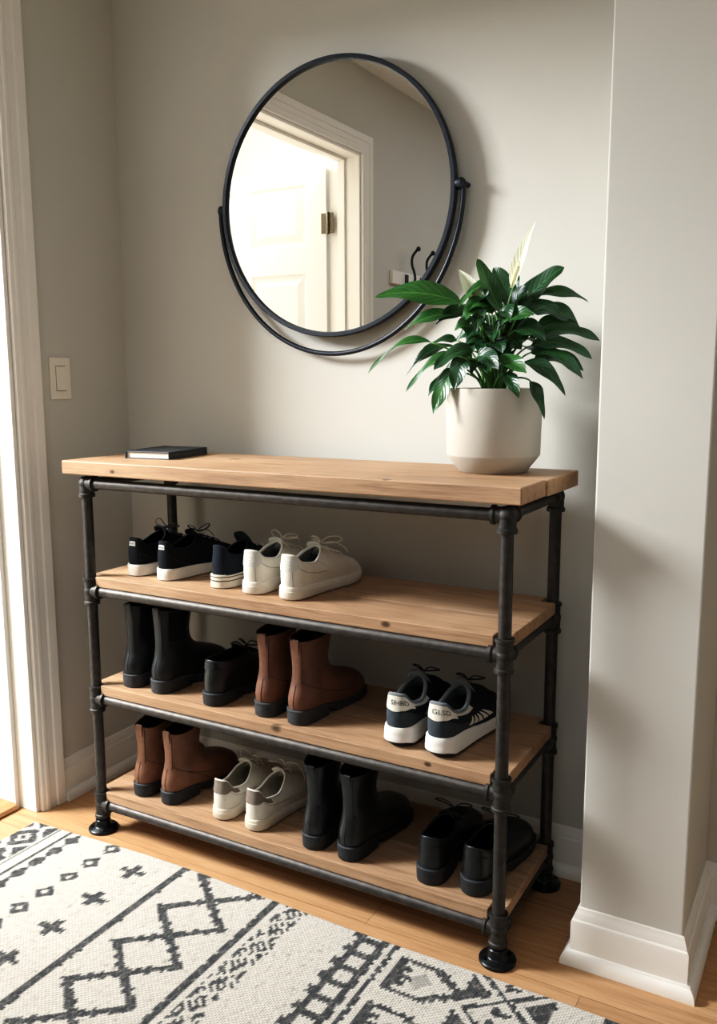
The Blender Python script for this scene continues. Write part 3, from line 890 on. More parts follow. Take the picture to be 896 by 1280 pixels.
def text_on(la, txt, mat, parent, uc, vc, size, name='heel_print', off=.0016, flip=1):
    """lettering wrapped onto the upper"""
    cu = bpy.data.curves.new('letters', 'FONT'); cu.body = txt; cu.size = 1; cu.align_x = 'CENTER'; cu.align_y = 'CENTER'; cu.resolution_u = 3
    to = bpy.data.objects.new('letters', cu); C.objects.link(to)
    me = bpy.data.meshes.new_from_object(to)
    vs = np.array([v.co[:] for v in me.vertices]); fs = [tuple(p.vertices) for p in me.polygons]
    bpy.data.objects.remove(to); bpy.data.curves.remove(cu); bpy.data.meshes.remove(me)
    # local scale of u and v at the spot
    p0 = la.at(np.array([uc]), np.array([vc]))[0]; pu = la.at(np.array([uc+.02]), np.array([vc]))[0]; pv = la.at(np.array([uc]), np.array([vc+.05]))[0]
    ku = .02/np.linalg.norm(pu-p0); kv = .05/np.linalg.norm(pv-p0)
    U = uc + flip*vs[:, 0]*size*ku; V = vc + vs[:, 1]*size*kv
    return mesh_obj(name, la.at(U, V, off), fs, mat, parent, False)

def empty_shoe(name, label, cat, loc, rz, group):
    return thing(name, label, cat, loc, math.radians(rz), group)

def stitched(la, parent, lines, mat, r=.0006, name='stitching'):
    b = MB()
    for uv in lines: la.line(b, uv, r)
    return b.build(name, mat, parent, auto=None)

def arc(f, a, b, n=24): return [(u, f(u)) for u in np.linspace(a, b, n)]

# ---- low sneakers
def sneaker(style, name, label, loc, rz, mir, group):
    r = empty_shoe(name, label, 'shoe', loc, rz, group)
    if style == 'black_canvas':
        p = dict(L=.272, W=.098, zh=.027, zf=.022, ts=.006, cy0=.012, cy1=.43, cw=.030, cz=[.099, .080, .077, .092, .106], toe=.036, toeb=.004, heelb=.005, vd=(.84, -.46), vk=.5)
        la = Last(p, mir)
        la.upper(M['black_canvas'], r); la.lining(M['black_lining'], r); la.collar(M['black_canvas'], r, .0026)
        sole_loops(la, [(-.001, lambda y: .001+.006*sst(.72, 1, y/p['L'])), (.0035, lambda y: .0025+.006*sst(.72, 1, y/p['L'])), (.0042, lambda y: la.zs(y)*.5+.0), (.0042, lambda y: la.zs(y)+.002), (.003, lambda y: la.zs(y)+.0035), (-.001, lambda y: la.zs(y)+.0035)], 'sole', [M['white_rubber'], M['black_line']], r, [1, 0, 0, 0, 0])
        la.patch(M['black_canvas'], r, 'heel_strip', -.055, .055, lambda u: .0, lambda u: 1.0, .0012, 12, 16)
        la.patch(M['black_canvas'], r, 'heel_counter', -.19, .19, lambda u: .02, lambda u: .50-2.2*abs(u)**1.6*3, .0007)
        la.patch(M['label_white'], r, 'heel_label', -.028, .028, lambda u: .74, lambda u: .90, .0022, 8, 6)
        pr = MB()
        for k, uu in enumerate((-.018, -.008, .002, .012)):
            la.line(pr, [(uu, .79), (uu+.004, .82), (uu, .85)], .0007, .0024)
        pr.build('label_print', M['print_dark'], r, auto=None)
        make_tongue(la, M['black_canvas'], r, [(p['L']*.54, .082), (p['L']*.47, .096), (p['L']*.425, .107), (p['L']*.395, .116)], .024, .004)
        la.patch(M['black_canvas'], r, 'eyestay', .30, .445, lambda u: .58, lambda u: .985, .0010, 10, 10)
        la.patch(M['black_canvas'], r, 'eyestay', .555, .70, lambda u: .58, lambda u: .985, .0010, 10, 10)
        k = la.at(np.array([.5]), np.array([.94]), .008)[0]
        make_laces(la, M['black_lace'], r, [.60, .70, .80, .90], .017, .0018, loops=[
            [k, k+[mir*.012, .004, .012], k+[mir*.030, .010, .021], k+[mir*.038, .004, .016], k+[mir*.026, -.003, .006], k],
            [k, k+[-mir*.014, .0, .010], k+[-mir*.034, .002, .012], k+[-mir*.036, .01, .004], k+[-mir*.016, .008, .002], k],
            [k, k+[mir*.016, .02, .002], k+[mir*.03, .03, -.014]]])
        stitched(la, r, [arc(lambda u: .50-2.2*abs(u)**1.6*3+.03, -.17, .17), [(.055, v) for v in np.linspace(.02, .7, 10)], [(-.055, v) for v in np.linspace(.02, .7, 10)]], M['print_dark'], .0005)
    elif style == 'navy_canvas':
        p = dict(L=.262, W=.096, zh=.030, zf=.026, ts=.006, cy0=.02, cy1=.42, cw=.029, cz=[.104, .082, .076, .092, .104], toe=.034, toeb=.003, heelb=.003, vd=(.84, -.46), vk=.5)
        la = Last(p, mir)
        la.upper(M['navy_canvas'], r); la.lining(M['black_lining'], r); la.collar(M['navy_canvas'], r, .0026)
        z = lambda k: (lambda y: k*la.zs(y)+.004*sst(.72, 1, y/p['L'])*(1-k))
        sole_loops(la, [(-.001, z(.03)), (.004, z(.08)), (.0045, z(.30)), (.0040, z(.60)), (.0046, z(.61)), (.0046, z(.67)), (.0040, z(.68)), (.0040, z(.92)), (.0046, z(.93)), (.0046, z(1.0)), (.003, z(1.08)), (-.001, z(1.08))],
                   'sole', [M['worn_rubber'], M['black_line']], r, [0, 0, 0, 1, 1, 1, 0, 1, 1, 0, 0])
        la.patch(M['navy_canvas'], r, 'heel_strip', -.05, .05, lambda u: .0, lambda u: 1.0, .0012, 12, 16)
        la.patch(M['worn_rubber'], r, 'heel_patch', -.06, .06, lambda u: -.02, lambda u: .06, .0052, 10, 4)
        make_tongue(la, M['navy_canvas'], r, [(p['L']*.54, .080), (p['L']*.46, .098), (p['L']*.41, .114), (p['L']*.375, .124)], .026, .004)
        la.patch(M['navy_canvas'], r, 'eyestay', .28, .445, lambda u: .55, lambda u: .985, .0010, 10, 10)
        la.patch(M['navy_canvas'], r, 'eyestay', .555, .72, lambda u: .55, lambda u: .985, .0010, 10, 10)
        la.patch(M['worn_rubber'], r, 'toe_cap', .40, .60, lambda u: .0, lambda u: .34, .0012, 12, 8)
        make_laces(la, M['white_lace'], r, [.58, .70, .82], .017, .0018)
    elif style in ('white_leather', 'white_canvas'):
        wl = style == 'white_leather'
        if wl: p = dict(L=.278, W=.100, zh=.027, zf=.023, ts=.006, cy0=.016, cy1=.45, cw=.032, cz=[.104, .085, .079, .097, .110], toe=.038, toeb=.005, heelb=.005, vd=(.84, -.46), vk=.5)
        else: p = dict(L=.270, W=.098, zh=.026, zf=.021, ts=.006, cy0=.016, cy1=.47, cw=.031, cz=[.103, .078, .073, .094, .108], toe=.037, toeb=.005, heelb=.005, vd=(.84, -.46), vk=.5)
        la = Last(p, mir); mt = M['white_leather'] if wl else M['white_canvas']; sm = M['white_rubber'] if wl else M['worn_rubber']
        la.upper(mt, r); la.lining(M['grey_lining'] if wl else M['cream_lining'], r, .004); la.collar(mt, r, .0036 if wl else .0028)
        sole_loops(la, [(-.001, lambda y: .001+.006*sst(.72, 1, y/p['L'])), (.0025, lambda y: .003+.006*sst(.72, 1, y/p['L'])), (.0042, lambda y: .006+.006*sst(.72, 1, y/p['L'])), (.0042, lambda y: la.zs(y)*.78), (.0034, lambda y: la.zs(y)*.80), (.0034, lambda y: la.zs(y)+.002), (.0022, lambda y: la.zs(y)+.004), (-.001, lambda y: la.zs(y)+.004)], 'sole', [sm, M['stitch_grey']], r, [0]*7)
        if wl:
            tabf = lambda u: .60 - .10*math.cos(u*PI/.10) if abs(u) < .10 else .70+2.6*(abs(u)-.10)
            la.patch(M['grey_white'], r, 'heel_tab', -.10, .10, lambda u: .52+.16*sst(.05, .10, abs(u)), lambda u: 1.0, .0016, 20, 12)
            la.patch(mt, r, 'collar_panel', .10, .25, lambda u: .70 - .12*sst(.1, .22, u), lambda u: .99, .0010, 14, 10)
            la.patch(mt, r, 'collar_panel', -.25, -.10, lambda u: .70 - .12*sst(.1, .22, -u), lambda u: .99, .0010, 14, 10)
            la.patch(mt, r, 'heel_strip', -.04, .04, lambda u: .0, lambda u: .55, .0008, 8, 10)
            emb = MB()
            for vv in (.68, .76, .84):
                la.line(emb, [(uu, vv+.02*math.sin(uu*260)) for uu in np.linspace(-.045, .045, 16)], .0008, .0016)
            emb.build('heel_emboss', M['white_leather'], r, auto=None)
        else:
            la.patch(M['grey_suede'], r, 'heel_tab', -.185, .185, lambda u: .56+.20*sst(.06, .12, abs(u)), lambda u: 1.0-.03*sst(.08, .18, abs(u)), .0016, 30, 12)
            la.patch(mt, r, 'heel_strip', -.055, .055, lambda u: .0, lambda u: .6, .0008, 8, 10)
        make_tongue(la, mt if wl else M['white_canvas'], r, [(p['L']*.55, .083), (p['L']*.49, .098), (p['L']*.445, .110), (p['L']*.415, .119)] if wl else [(p['L']*.57, .080), (p['L']*.51, .096), (p['L']*.46, .108), (p['L']*.43, .116)], .026, .005)
        la.patch(mt, r, 'eyestay', .30, .445, lambda u: .52, lambda u: .985, .0013, 12, 10)
        la.patch(mt, r, 'eyestay', .555, .70, lambda u: .52, lambda u: .985, .0013, 12, 10)
        la.patch(mt, r, 'toe_cap', .42, .58, lambda u: .02, lambda u: .42-9*(u-.5)**2*4, .0008, 14, 8)
        k = la.at(np.array([.5]), np.array([.92]), .009)[0]
        if wl:
            lo = [[k, k+[mir*.012, .006, .013], k+[mir*.034, .016, .017], k+[mir*.046, .022, .010], k+[mir*.032, .012, .002], k],
                  [k, k+[-mir*.010, .004, .011], k+[-mir*.030, .008, .013], k+[-mir*.034, .016, .005], k+[-mir*.014, .010, .001], k],
                  [k, k+[mir*.020, .028, .0], k+[mir*.036, .046, -.014], k+[mir*.040, .056, -.026]],
                  [k, k+[-mir*.016, .022, .004], k+[-mir*.026, .038, -.006]]]
        else:
            lo = [[k, k+[mir*.010, -.002, .014], k+[mir*.032, .0, .016], k+[mir*.044, .012, -.006], k+[mir*.046, .02, -.034]],
                  [k, k+[-mir*.016, -.012, .012], k+[-mir*.040, -.020, .014]],
                  [k, k+[-mir*.014, .008, .010], k+[-mir*.030, .016, .006], k+[-mir*.02, .02, .0], k],
                  [k, k+[mir*.02, .012, .008], k+[mir*.034, .026, -.004], k+[mir*.02, .026, -.002], k]]
        make_laces(la, M['white_lace'], r, [.56, .66, .76, .86], .018, .0027 if wl else .0020, loops=lo)
        stitched(la, r, [[(.042, v) for v in np.linspace(.03, .54, 10)], [(-.042, v) for v in np.linspace(.03, .54, 10)],
                         [(u, .66-.14*sst(.1, .22, u)) for u in np.linspace(.10, .27, 14)], [(-u, .66-.14*sst(.1, .22, u)) for u in np.linspace(.10, .27, 14)]], M['stitch_grey'], .0005)
    return r, la

def runner(label, loc, rz, mir, group, txt):
    r = empty_shoe('running_shoe', label, 'shoe', loc, rz, group)
    p = dict(L=.278, W=.102, zh=.040, zf=.027, ts=.016, cy0=.012, cy1=.46, cw=.033, cz=[.118, .097, .090, .112, .128], toe=.038, toeb=.004, heelb=.007, vd=(.80, -.50), vk=.5)
    la = Last(p, mir)
    slate = lambda u, v: abs(u) < .20 and v < .40
    la.upper(M['slate_mesh'], r); la.lining(M['midgrey'], r, .005); la.collar(M['midgrey'], r, .0048)
    ts = lambda y: .012*sst(.62, 1, y/p['L'])**1.2 + .006*(1-sst(0, .10, y/p['L']))
    wav = lambda y: .004*np.sin(y/p['L']*7.0)
    sole_loops(la, [(-.004, lambda y: .001+ts(y)), (.001, lambda y: .002+ts(y)), (.002, lambda y: .007+ts(y)), (.0075, lambda y: .0085+ts(y)), (.0075, lambda y: la.zs(y)*.45+ts(y)*.5+.002), (.0065, lambda y: la.zs(y)*.50+ts(y)*.5+.002), (.0068, lambda y: la.zs(y)*.80), (.0050, lambda y: la.zs(y)+.003), (.0030, lambda y: la.zs(y)+.0055), (-.002, lambda y: la.zs(y)+.0055)],
               'sole', [M['white_foam'], M['black_rubber']], r, [1, 1, 1, 0, 0, 0, 0, 0, 0])
    la.patch(M['slate_suede'], r, 'heel_counter', -.21, .21, lambda u: .0, lambda u: .52-.10*sst(.08, .2, abs(u)), .0012, 26, 10)
    la.patch(M['white_leather'], r, 'heel_tab', -.155, .155, lambda u: .57+.17*sst(.06, .14, abs(u))-.04*sst(0, .05, .05-abs(u)), lambda u: 1.0, .0018, 28, 10)
    # pale rim running forward along the collar
    for s_ in (1, -1):
        la.patch(M['grey_white'], r, 'collar_rim', *(sorted((s_*.15, s_*.34))), lambda u: .86, lambda u: 1.0, .0014, 18, 4)
    text_on(la, txt, M['print_dark'], r, .035 if mir > 0 else -.035, .80, .0150, off=.0030, flip=1 if mir > 0 else -1)
    make_tongue(la, M['midgrey'], r, [(p['L']*.57, .090), (p['L']*.50, .112), (p['L']*.45, .127), (p['L']*.415, .138)], .027, .008)
    for s_ in (1, -1):
        la.patch(M['black_canvas'], r, 'eyestay', *(sorted(((.5-s_*.055), (.5-s_*.19)))), lambda u: .50, lambda u: .985, .0016, 10, 10)
    # fan of five white strokes on both sides
    for s_ in (1, -1):
        b = MB()
        for k in range(5):
            ub = .205 + .027*k; ut = .262 + .0145*k
            n = 9; L0 = []; R0 = []
            for i in range(n):
                t = i/(n-1); uc = ub*(1-t)+ut*t; vv = .22+.015*k*(1-t) + (.70-.22-.015*k)*t; w = .0088*(1-t)**.8+.0018
                L0.append((s_*(uc-w), vv)); R0.append((s_*(uc+w), vv))
            A = np.array(L0+R0); Pt = la.at(A[:, 0], A[:, 1], .0016)
            b.add(Pt, [(i, i+1, n+i+1, n+i) for i in range(n-1)])
        fix_normals(b.build('side_stripes', M['white_print'], r, auto=None))
    k = la.at(np.array([.5]), np.array([.90]), .010)[0]
    make_laces(la, M['black_lace'], r, [.54, .64, .74, .84, .93], .019, .0024, loops=[
        [k, k+[mir*.014, .004, .010], k+[mir*.034, .016, .006], k+[mir*.022, .018, .0], k], [k, k+[-mir*.014, .004, .010], k+[-mir*.034, .014, .004], k+[-mir*.02, .016, .0], k]])
    # ribs in the foam
    b = MB()
    stitched(la, r, [[(.06, v) for v in np.linspace(.02, .48, 8)], [(-.06, v) for v in np.linspace(.02, .48, 8)]], M['print_dark'], .0006)
    return r, la

def boot(style, label, loc, rz, mir, group):
    r = empty_shoe('ankle_boot', label, 'boot', loc, rz, group)
    H = dict(black_tall=(.215, .222, .238), brown=(.194, .200, .226), tan=(.188, .184, .226), black=(.196, .206, .238))[style]
    cfg = dict(
        black_tall=dict(mt='black_leather2', so='dark_rubber', li='black_lining', sy=(.040, .475), sw=.036, L=.262),
        brown=dict(mt='brown_leather', so='dark_rubber', li='black_lining', sy=(.036, .50), sw=.038, L=.272),
        tan=dict(mt='tan_leather', so='black_rubber', li='dark_lining', sy=(.040, .49), sw=.038, L=.262),
        black=dict(mt='black_leather', so='black_rubber', li='black_lining', sy=(.034, .49), sw=.037, L=.266))[style]
    p = dict(L=cfg['L'], W=.091, hs=.10, zh=.033, zf=.016, ts=.004, cy0=.046, cy1=.53, cw=.0335, cz=[.108, .106, .103, .103, .106], toe=.060, toeb=.008, heelb=.012, sideb=.006, vd=(.80, -.46), vk=.42,
             sy0=cfg['sy'][0], sy1=cfg['sy'][1], sw=cfg['sw'], sz=[H[0], H[0]*.35+H[1]*.65, H[1], H[1]*.5+H[2]*.5, H[2]], vm=.5)
    if style == 'black_tall': p['sz'] = [H[0], H[0]-.002, H[0]-.004, H[1], H[2]]
    if style == 'tan': p['sz'] = [H[0], H[0]-.003, H[0]+.002, H[2]-.018, H[2]]
    la = Last(p, mir); mt = M[cfg['mt']]; so = M[cfg['so']]
    la.upper(mt, r); la.lining(M[cfg['li']], r, .003); la.collar(mt, r, .0019)
    L = p['L']
    # sole plate and stacked heel block
    zb = lambda y: .0225*(1-sst(.29, .50, y/L)) + .0015 + .004*sst(.75, 1, y/L)
    sole_loops(la, [(-.001, zb), (.0035, lambda y: zb(y)+.001), (.0045, lambda y: la.zs(y)-.002), (.0045, lambda y: la.zs(y)+.001), (.0030, lambda y: la.zs(y)+.0025), (-.001, lambda y: la.zs(y)+.0025)], 'sole', [so], r)
    sole_loops(la, [(.001, lambda y: 0*y+.0005), (.0030, lambda y: 0*y+.002), (.0042, lambda y: 0*y+.021), (.0042, lambda y: 0*y+.026), (.0, lambda y: 0*y+.026)], 'heel', [so], r, None, L*.34)
    # back strip, pull loop, counter seam
    la.patch(mt, r, 'back_strip', -.040, .040, lambda u: .40, lambda u: .985, .0012, 8, 16)
    pu = MB(); n = 10
    top = la.at(np.array([0.]), np.array([1.0]))[0]
    hh = .020 if style in ('brown', 'tan') else .016
    for (yo, zz) in ((-.0022, 1),):
        w = .0095
        prof = [(-.0026, -hh), (-.0032, -.002), (-.0026, .005), (.0, .0078), (.0032, .005), (.0042, -.004), (.0042, -hh*.7)]
        v = []; 
        for sx in (-1, 1):
            for (dy, dz) in prof: v.append((sx*w, top[1]+dy+.0012*0, top[2]+dz))
        for sx in (-1, 1):
            for (dy, dz) in prof:
                v.append((sx*w, top[1]+dy*.45, top[2]+dz*.72-.0012))
        m = len(prof); f = [(i, i+1, m+i+1, m+i) for i in range(m-1)]
        f += [(2*m+i, 3*m+i, 3*m+i+1, 2*m+i+1) for i in range(m-1)]
        for b0 in (0, m): f += [(b0+i, b0+i+1, b0+2*m+i+1, b0+2*m+i) for i in range(m-1)]
        f += [(0, m, 3*m, 2*m), (m-1, 2*m-1, 4*m-1, 3*m-1)]
        pu.add(v, f)
    fix_normals(pu.build('pull_loop', mt, r, auto=40))
    st = M['stitch_dark'] if style in ('brown', 'tan') else M['black_line']
    seam = lambda u: .46 - 1.0*max(0, abs(u)-.06)*1.35
    lines = [arc(seam, .0, .30), arc(seam, -.30, .0), [(.042, v) for v in np.linspace(.42, .97, 14)], [(-.042, v) for v in np.linspace(.42, .97, 14)],
             [(.0, v) for v in np.linspace(.02, .44, 10)]]
    if style == 'tan': lines += [[(.16+.10*t, .30-.26*t**1.5) for t in np.linspace(0, 1, 10)]]
    if style == 'black_tall':
        # elastic gores on both sides
        for s_ in (1, -1): la.patch(M['black_lining'], r, 'elastic_gore', *(sorted((s_*.12, s_*.30))), lambda u: .62, lambda u: .985, .0008, 12, 10)
    stitched(la, r, lines, st, .0007)
    # ankle creases above the heel
    cb = MB()
    for vv in (.47, .50): la.line(cb, [(u, vv+.01*math.cos(u*40)) for u in np.linspace(-.07, .07, 10)], .0016, -.0004)
    cb.build('crease', mt, r, auto=None)
    return r, la

def low_shoe(style, label, loc, rz, mir, group):
    r = empty_shoe('leather_shoe', label, 'shoe', loc, rz, group)
    if style == 'ankle':   # single low boot-like shoe with pull tab
        p = dict(L=.255, W=.098, zh=.030, zf=.020, ts=.004, cy0=.030, cy1=.50, cw=.034, cz=[.112, .107, .105, .111, .118], toe=.046, toeb=.005, heelb=.008, sideb=.006, vd=(.80, -.5), vk=.42)
    else:
        p = dict(L=.285, W=.104, zh=.034, zf=.020, ts=.004, cy0=.020, cy1=.44, cw=.032, cz=[.106, .095, .088, .098, .108], toe=.052, toeb=.007, heelb=.006, vd=(.86, -.40), vk=.50)
    la = Last(p, mir); L = p['L']
    la.upper(M['black_leather'], r); la.lining(M['black_lining'], r, .0035); la.collar(M['black_leather'], r, .0026)
    zb = lambda y: .0195*(1-sst(.29, .48, y/L)) + .0015 + .004*sst(.75, 1, y/L)
    sole_loops(la, [(-.001, zb), (.0045, lambda y: zb(y)+.001), (.0055, lambda y: la.zs(y)-.002), (.0055, lambda y: la.zs(y)+.001), (.0035, lambda y: la.zs(y)+.0028), (-.001, lambda y: la.zs(y)+.0028)], 'sole', [M['black_rubber']], r)
    sole_loops(la, [(.001, lambda y: 0*y+.0005), (.0040, lambda y: 0*y+.002), (.0050, lambda y: 0*y+.018), (.0050, lambda y: 0*y+.023), (.0, lambda y: 0*y+.023)], 'heel', [M['black_rubber']], r, None, L*.34)
    if style == 'ankle':
        la.patch(M['black_leather'], r, 'collar_band', -.36, .36, lambda u: .84, lambda u: 1.0, .0020, 40, 6)
        la.patch(M['black_leather2'], r, 'pull_loop', -.045, .045, lambda u: .78, lambda u: 1.01, .0036, 8, 6)
        make_tongue(la, M['black_leather'], r, [(L*.58, .088), (L*.52, .106), (L*.47, .122), (L*.43, .133)], .024, .006)
        k = la.at(np.array([.5]), np.array([.88]), .008)[0]
        make_laces(la, M['black_lace'], r, [.60, .72, .84, .94], .018, .0020, loops=[[k, k+[mir*.014, .0, .012], k+[mir*.030, .006, .010], k+[mir*.02, .010, .002], k], [k, k+[-mir*.014, .0, .014], k+[-mir*.034, .0, .012], k+[-mir*.026, .010, .002], k]])
    else:
        la.patch(M['black_leather'], r, 'collar_band', -.30, .30, lambda u: .80, lambda u: 1.0, .0018, 36, 6)
        la.patch(M['black_leather2'], r, 'back_strip', -.05, .05, lambda u: .03, lambda u: .80, .0010, 8, 10)
        make_tongue(la, M['black_leather'], r, [(L*.56, .086), (L*.50, .099), (L*.45, .109), (L*.42, .116)], .027, .004)
        for s_ in (1, -1):
            la.patch(M['black_leather'], r, 'quarter', *(sorted(((.5-s_*.05), (.5-s_*.20)))), lambda u: .48, lambda u: .985, .0018, 12, 10)
        k = la.at(np.array([.5]), np.array([.84]), .008)[0]
        make_laces(la, M['black_lace'], r, [.62, .74, .86], .018, .0018, loops=[[k, k+[-.012, -.004, .014], k+[-.034, -.012, .022], k+[-.044, -.004, .014], k+[-.026, .008, .004], k], [k, k+[.014, .004, .012], k+[.036, .006, .014], k+[.034, .016, .004], k]])
    stitched(la, r, [arc(lambda u: .78, -.34, .34, 40), arc(lambda u: .74, -.34, .34, 40)], M['black_line'], .0006)
    return r, la

s4, s3, s2 = SZ
T_, M_, B_ = 'on the top shelf', 'on the middle shelf', 'on the bottom shelf'
# upper shelf
sneaker('black_canvas', 'canvas_sneaker', 'black canvas sneaker with white sole, nearest the left post on the upper shelf', (0.102, -.272, s2), 1, -1, 'black canvas sneakers on the upper shelf')
sneaker('black_canvas', 'canvas_sneaker', 'black canvas sneaker with looped lace, standing beside the single navy sneaker', (0.203, -.276, s2), -3, 1, 'black canvas sneakers on the upper shelf')
sneaker('navy_canvas', 'canvas_sneaker', 'single navy canvas sneaker with two dark lines around its white sole', (0.375, -.276, s2), -1, -1, None)
sneaker('white_leather', 'leather_sneaker', 'white leather sneaker squeezed against the navy sneaker on the upper shelf', (0.482, -.290, s2), 1, -1, 'white leather sneakers on the upper shelf')
sneaker('white_leather', 'leather_sneaker', 'white leather sneaker with open shelf to its right, its whole side in view', (0.588, -.293, s2), -2, 1, 'white leather sneakers on the upper shelf')
# middle shelf
boot('black_tall', 'tall black ankle boot closest to the left post on the middle shelf', (0.096, -.300, s3), 1, -1, 'black ankle boots on the middle shelf')
boot('black_tall', 'tall black ankle boot beside the low black shoe on the middle shelf', (0.190, -.300, s3), -3, 1, 'black ankle boots on the middle shelf')
low_shoe('ankle', 'single low black leather shoe between black boots and brown boots', (0.361, -.302, s3), -3, -1, None)
boot('brown', 'brown leather boot half hidden behind its mate on the middle shelf', (0.516, -.298, s3), 1, -1, 'brown leather boots on the middle shelf')
boot('brown', 'brown leather boot shown in full profile on the middle shelf', (0.610, -.302, s3), -3, 1, 'brown leather boots on the middle shelf')
runner('dark running shoe with white heel tab, next to the empty middle of its shelf', (0.870, -.300, s3), 1, -1, 'dark running shoes on the middle shelf', 'SHBD')
runner('dark running shoe with fan of white stripes, right behind the front pipe post', (0.970, -.306, s3), -3, 1, 'dark running shoes on the middle shelf', 'GLSD')
# lower shelf
boot('tan', 'tan brown ankle boot nearest the left post on the lowest shelf', (0.117, -.300, s4), 1, -1, 'tan ankle boots on the lowest shelf')
boot('tan', 'tan brown ankle boot beside the grey-heeled white sneakers', (0.209, -.300, s4), -3, 1, 'tan ankle boots on the lowest shelf')
sneaker('white_canvas', 'canvas_sneaker', 'white sneaker with grey heel tab standing next to the tan boots', (0.379, -.298, s4), 1, -1, 'grey-heeled white sneakers on the lowest shelf')
sneaker('white_canvas', 'canvas_sneaker', 'white sneaker with grey heel tab and trailing lace next to the black boots', (0.481, -.303, s4), -2, 1, 'grey-heeled white sneakers on the lowest shelf')
boot('black', 'black ankle boot touching the white sneaker on the lowest shelf', (0.652, -.306, s4), 1, -1, 'black ankle boots on the lowest shelf')
boot('black', 'black ankle boot with its toe in view at the middle of the lowest shelf', (0.748, -.309, s4), -3, 1, 'black ankle boots on the lowest shelf')
low_shoe('derby', 'black leather lace-up shoe with a lace loop, left of its mate', (0.951, -.304, s4), 2, -1, 'black lace-up shoes on the lowest shelf')
low_shoe('derby', 'black leather lace-up shoe partly behind the front right pipe post', (1.050, -.297, s4), -2, 1, 'black lace-up shoes on the lowest shelf')
# ------------------------------------------------------------------ peace lily
def leaf_mat(name, dark, mid, vein):
    t = NT(name); uv = t.N('ShaderNodeUVMap'); uv.uv_map = 'UVMap'
    sp = t.N('ShaderNodeSeparateXYZ'); t.L(uv.outputs[0], sp.inputs[0])
    ax = t.math('ABSOLUTE', t.math('SUBTRACT', sp.outputs[0], .5))
    side = t.math('MULTIPLY', t.math('SUBTRACT', sp.outputs[1], t.math('MULTIPLY', ax, .55)), 9.0)
    fr = t.math('FRACT', side); vn = t.math('ABSOLUTE', t.math('SUBTRACT', fr, .5))
    base = t.ramp(t.noise(t.coords(), 22, 4), [(.3, dark), (.7, mid)])
    c = t.mix(t.ramp(vn, [(.0, (.35, .35, .35, 1)), (.12, (0, 0, 0, 1))]), base, vein)
    c = t.mix(t.ramp(ax, [(.0, (.85, .85, .85, 1)), (.035, (0, 0, 0, 1))]), c, vein)
    t.set(Base_Color=c, Roughness=.36, Specular_IOR_Level=.5, Subsurface_Weight=0.0)
    tr = t.N('ShaderNodeBsdfTranslucent'); t.L(t.mix(.5, c, srgb(96, 150, 50)), tr.inputs[0])
    mx = t.N('ShaderNodeMixShader'); mx.inputs[0].default_value = .12
    t.L(t.b.outputs[0], mx.inputs[1]); t.L(tr.outputs[0], mx.inputs[2]); t.L(mx.outputs[0], t.n['Material Output'].inputs[0])
    t.bump(t.math('ADD', vn, t.math('MULTIPLY', ax, 2.0)), .35, .002)
    return t.mat
M['leaf_dark'] = leaf_mat('dark_green_leaf', srgb(16, 44, 24), srgb(28, 66, 32), srgb(66, 108, 54))
M['leaf_mid'] = leaf_mat('green_leaf', srgb(28, 70, 30), srgb(46, 94, 38), srgb(100, 142, 70))
M['leaf_light'] = leaf_mat('young_green_leaf', srgb(84, 132, 52), srgb(112, 158, 68), srgb(160, 192, 104))
M['stalk'] = simple('leaf_stalk', srgb(96, 138, 70), .5, var=.15, scale=30)
M['spathe'] = leaf_mat('cream_spathe', srgb(226, 230, 204), srgb(238, 238, 220), srgb(200, 212, 160))
M['spadix'] = simple('spadix', srgb(224, 218, 170), .7, var=.15, scale=300, bump=.6, bscale=400, bdist=.002)
M['soil'] = simple('dark_soil', srgb(48, 38, 30), .95, var=.4, scale=120, bump=.9, bscale=160, bdist=.006)
M['pot'] = simple('matt_stoneware', srgb(184, 178, 166), .72, var=.04, scale=9, bump=.25, bscale=700, bdist=.0004)
PCX, PCY = 1.005, -.095
def bezp(a, b, c, d, t): return a*(1-t)**3+3*b*t*(1-t)**2+3*c*t*t*(1-t)+d*t**3
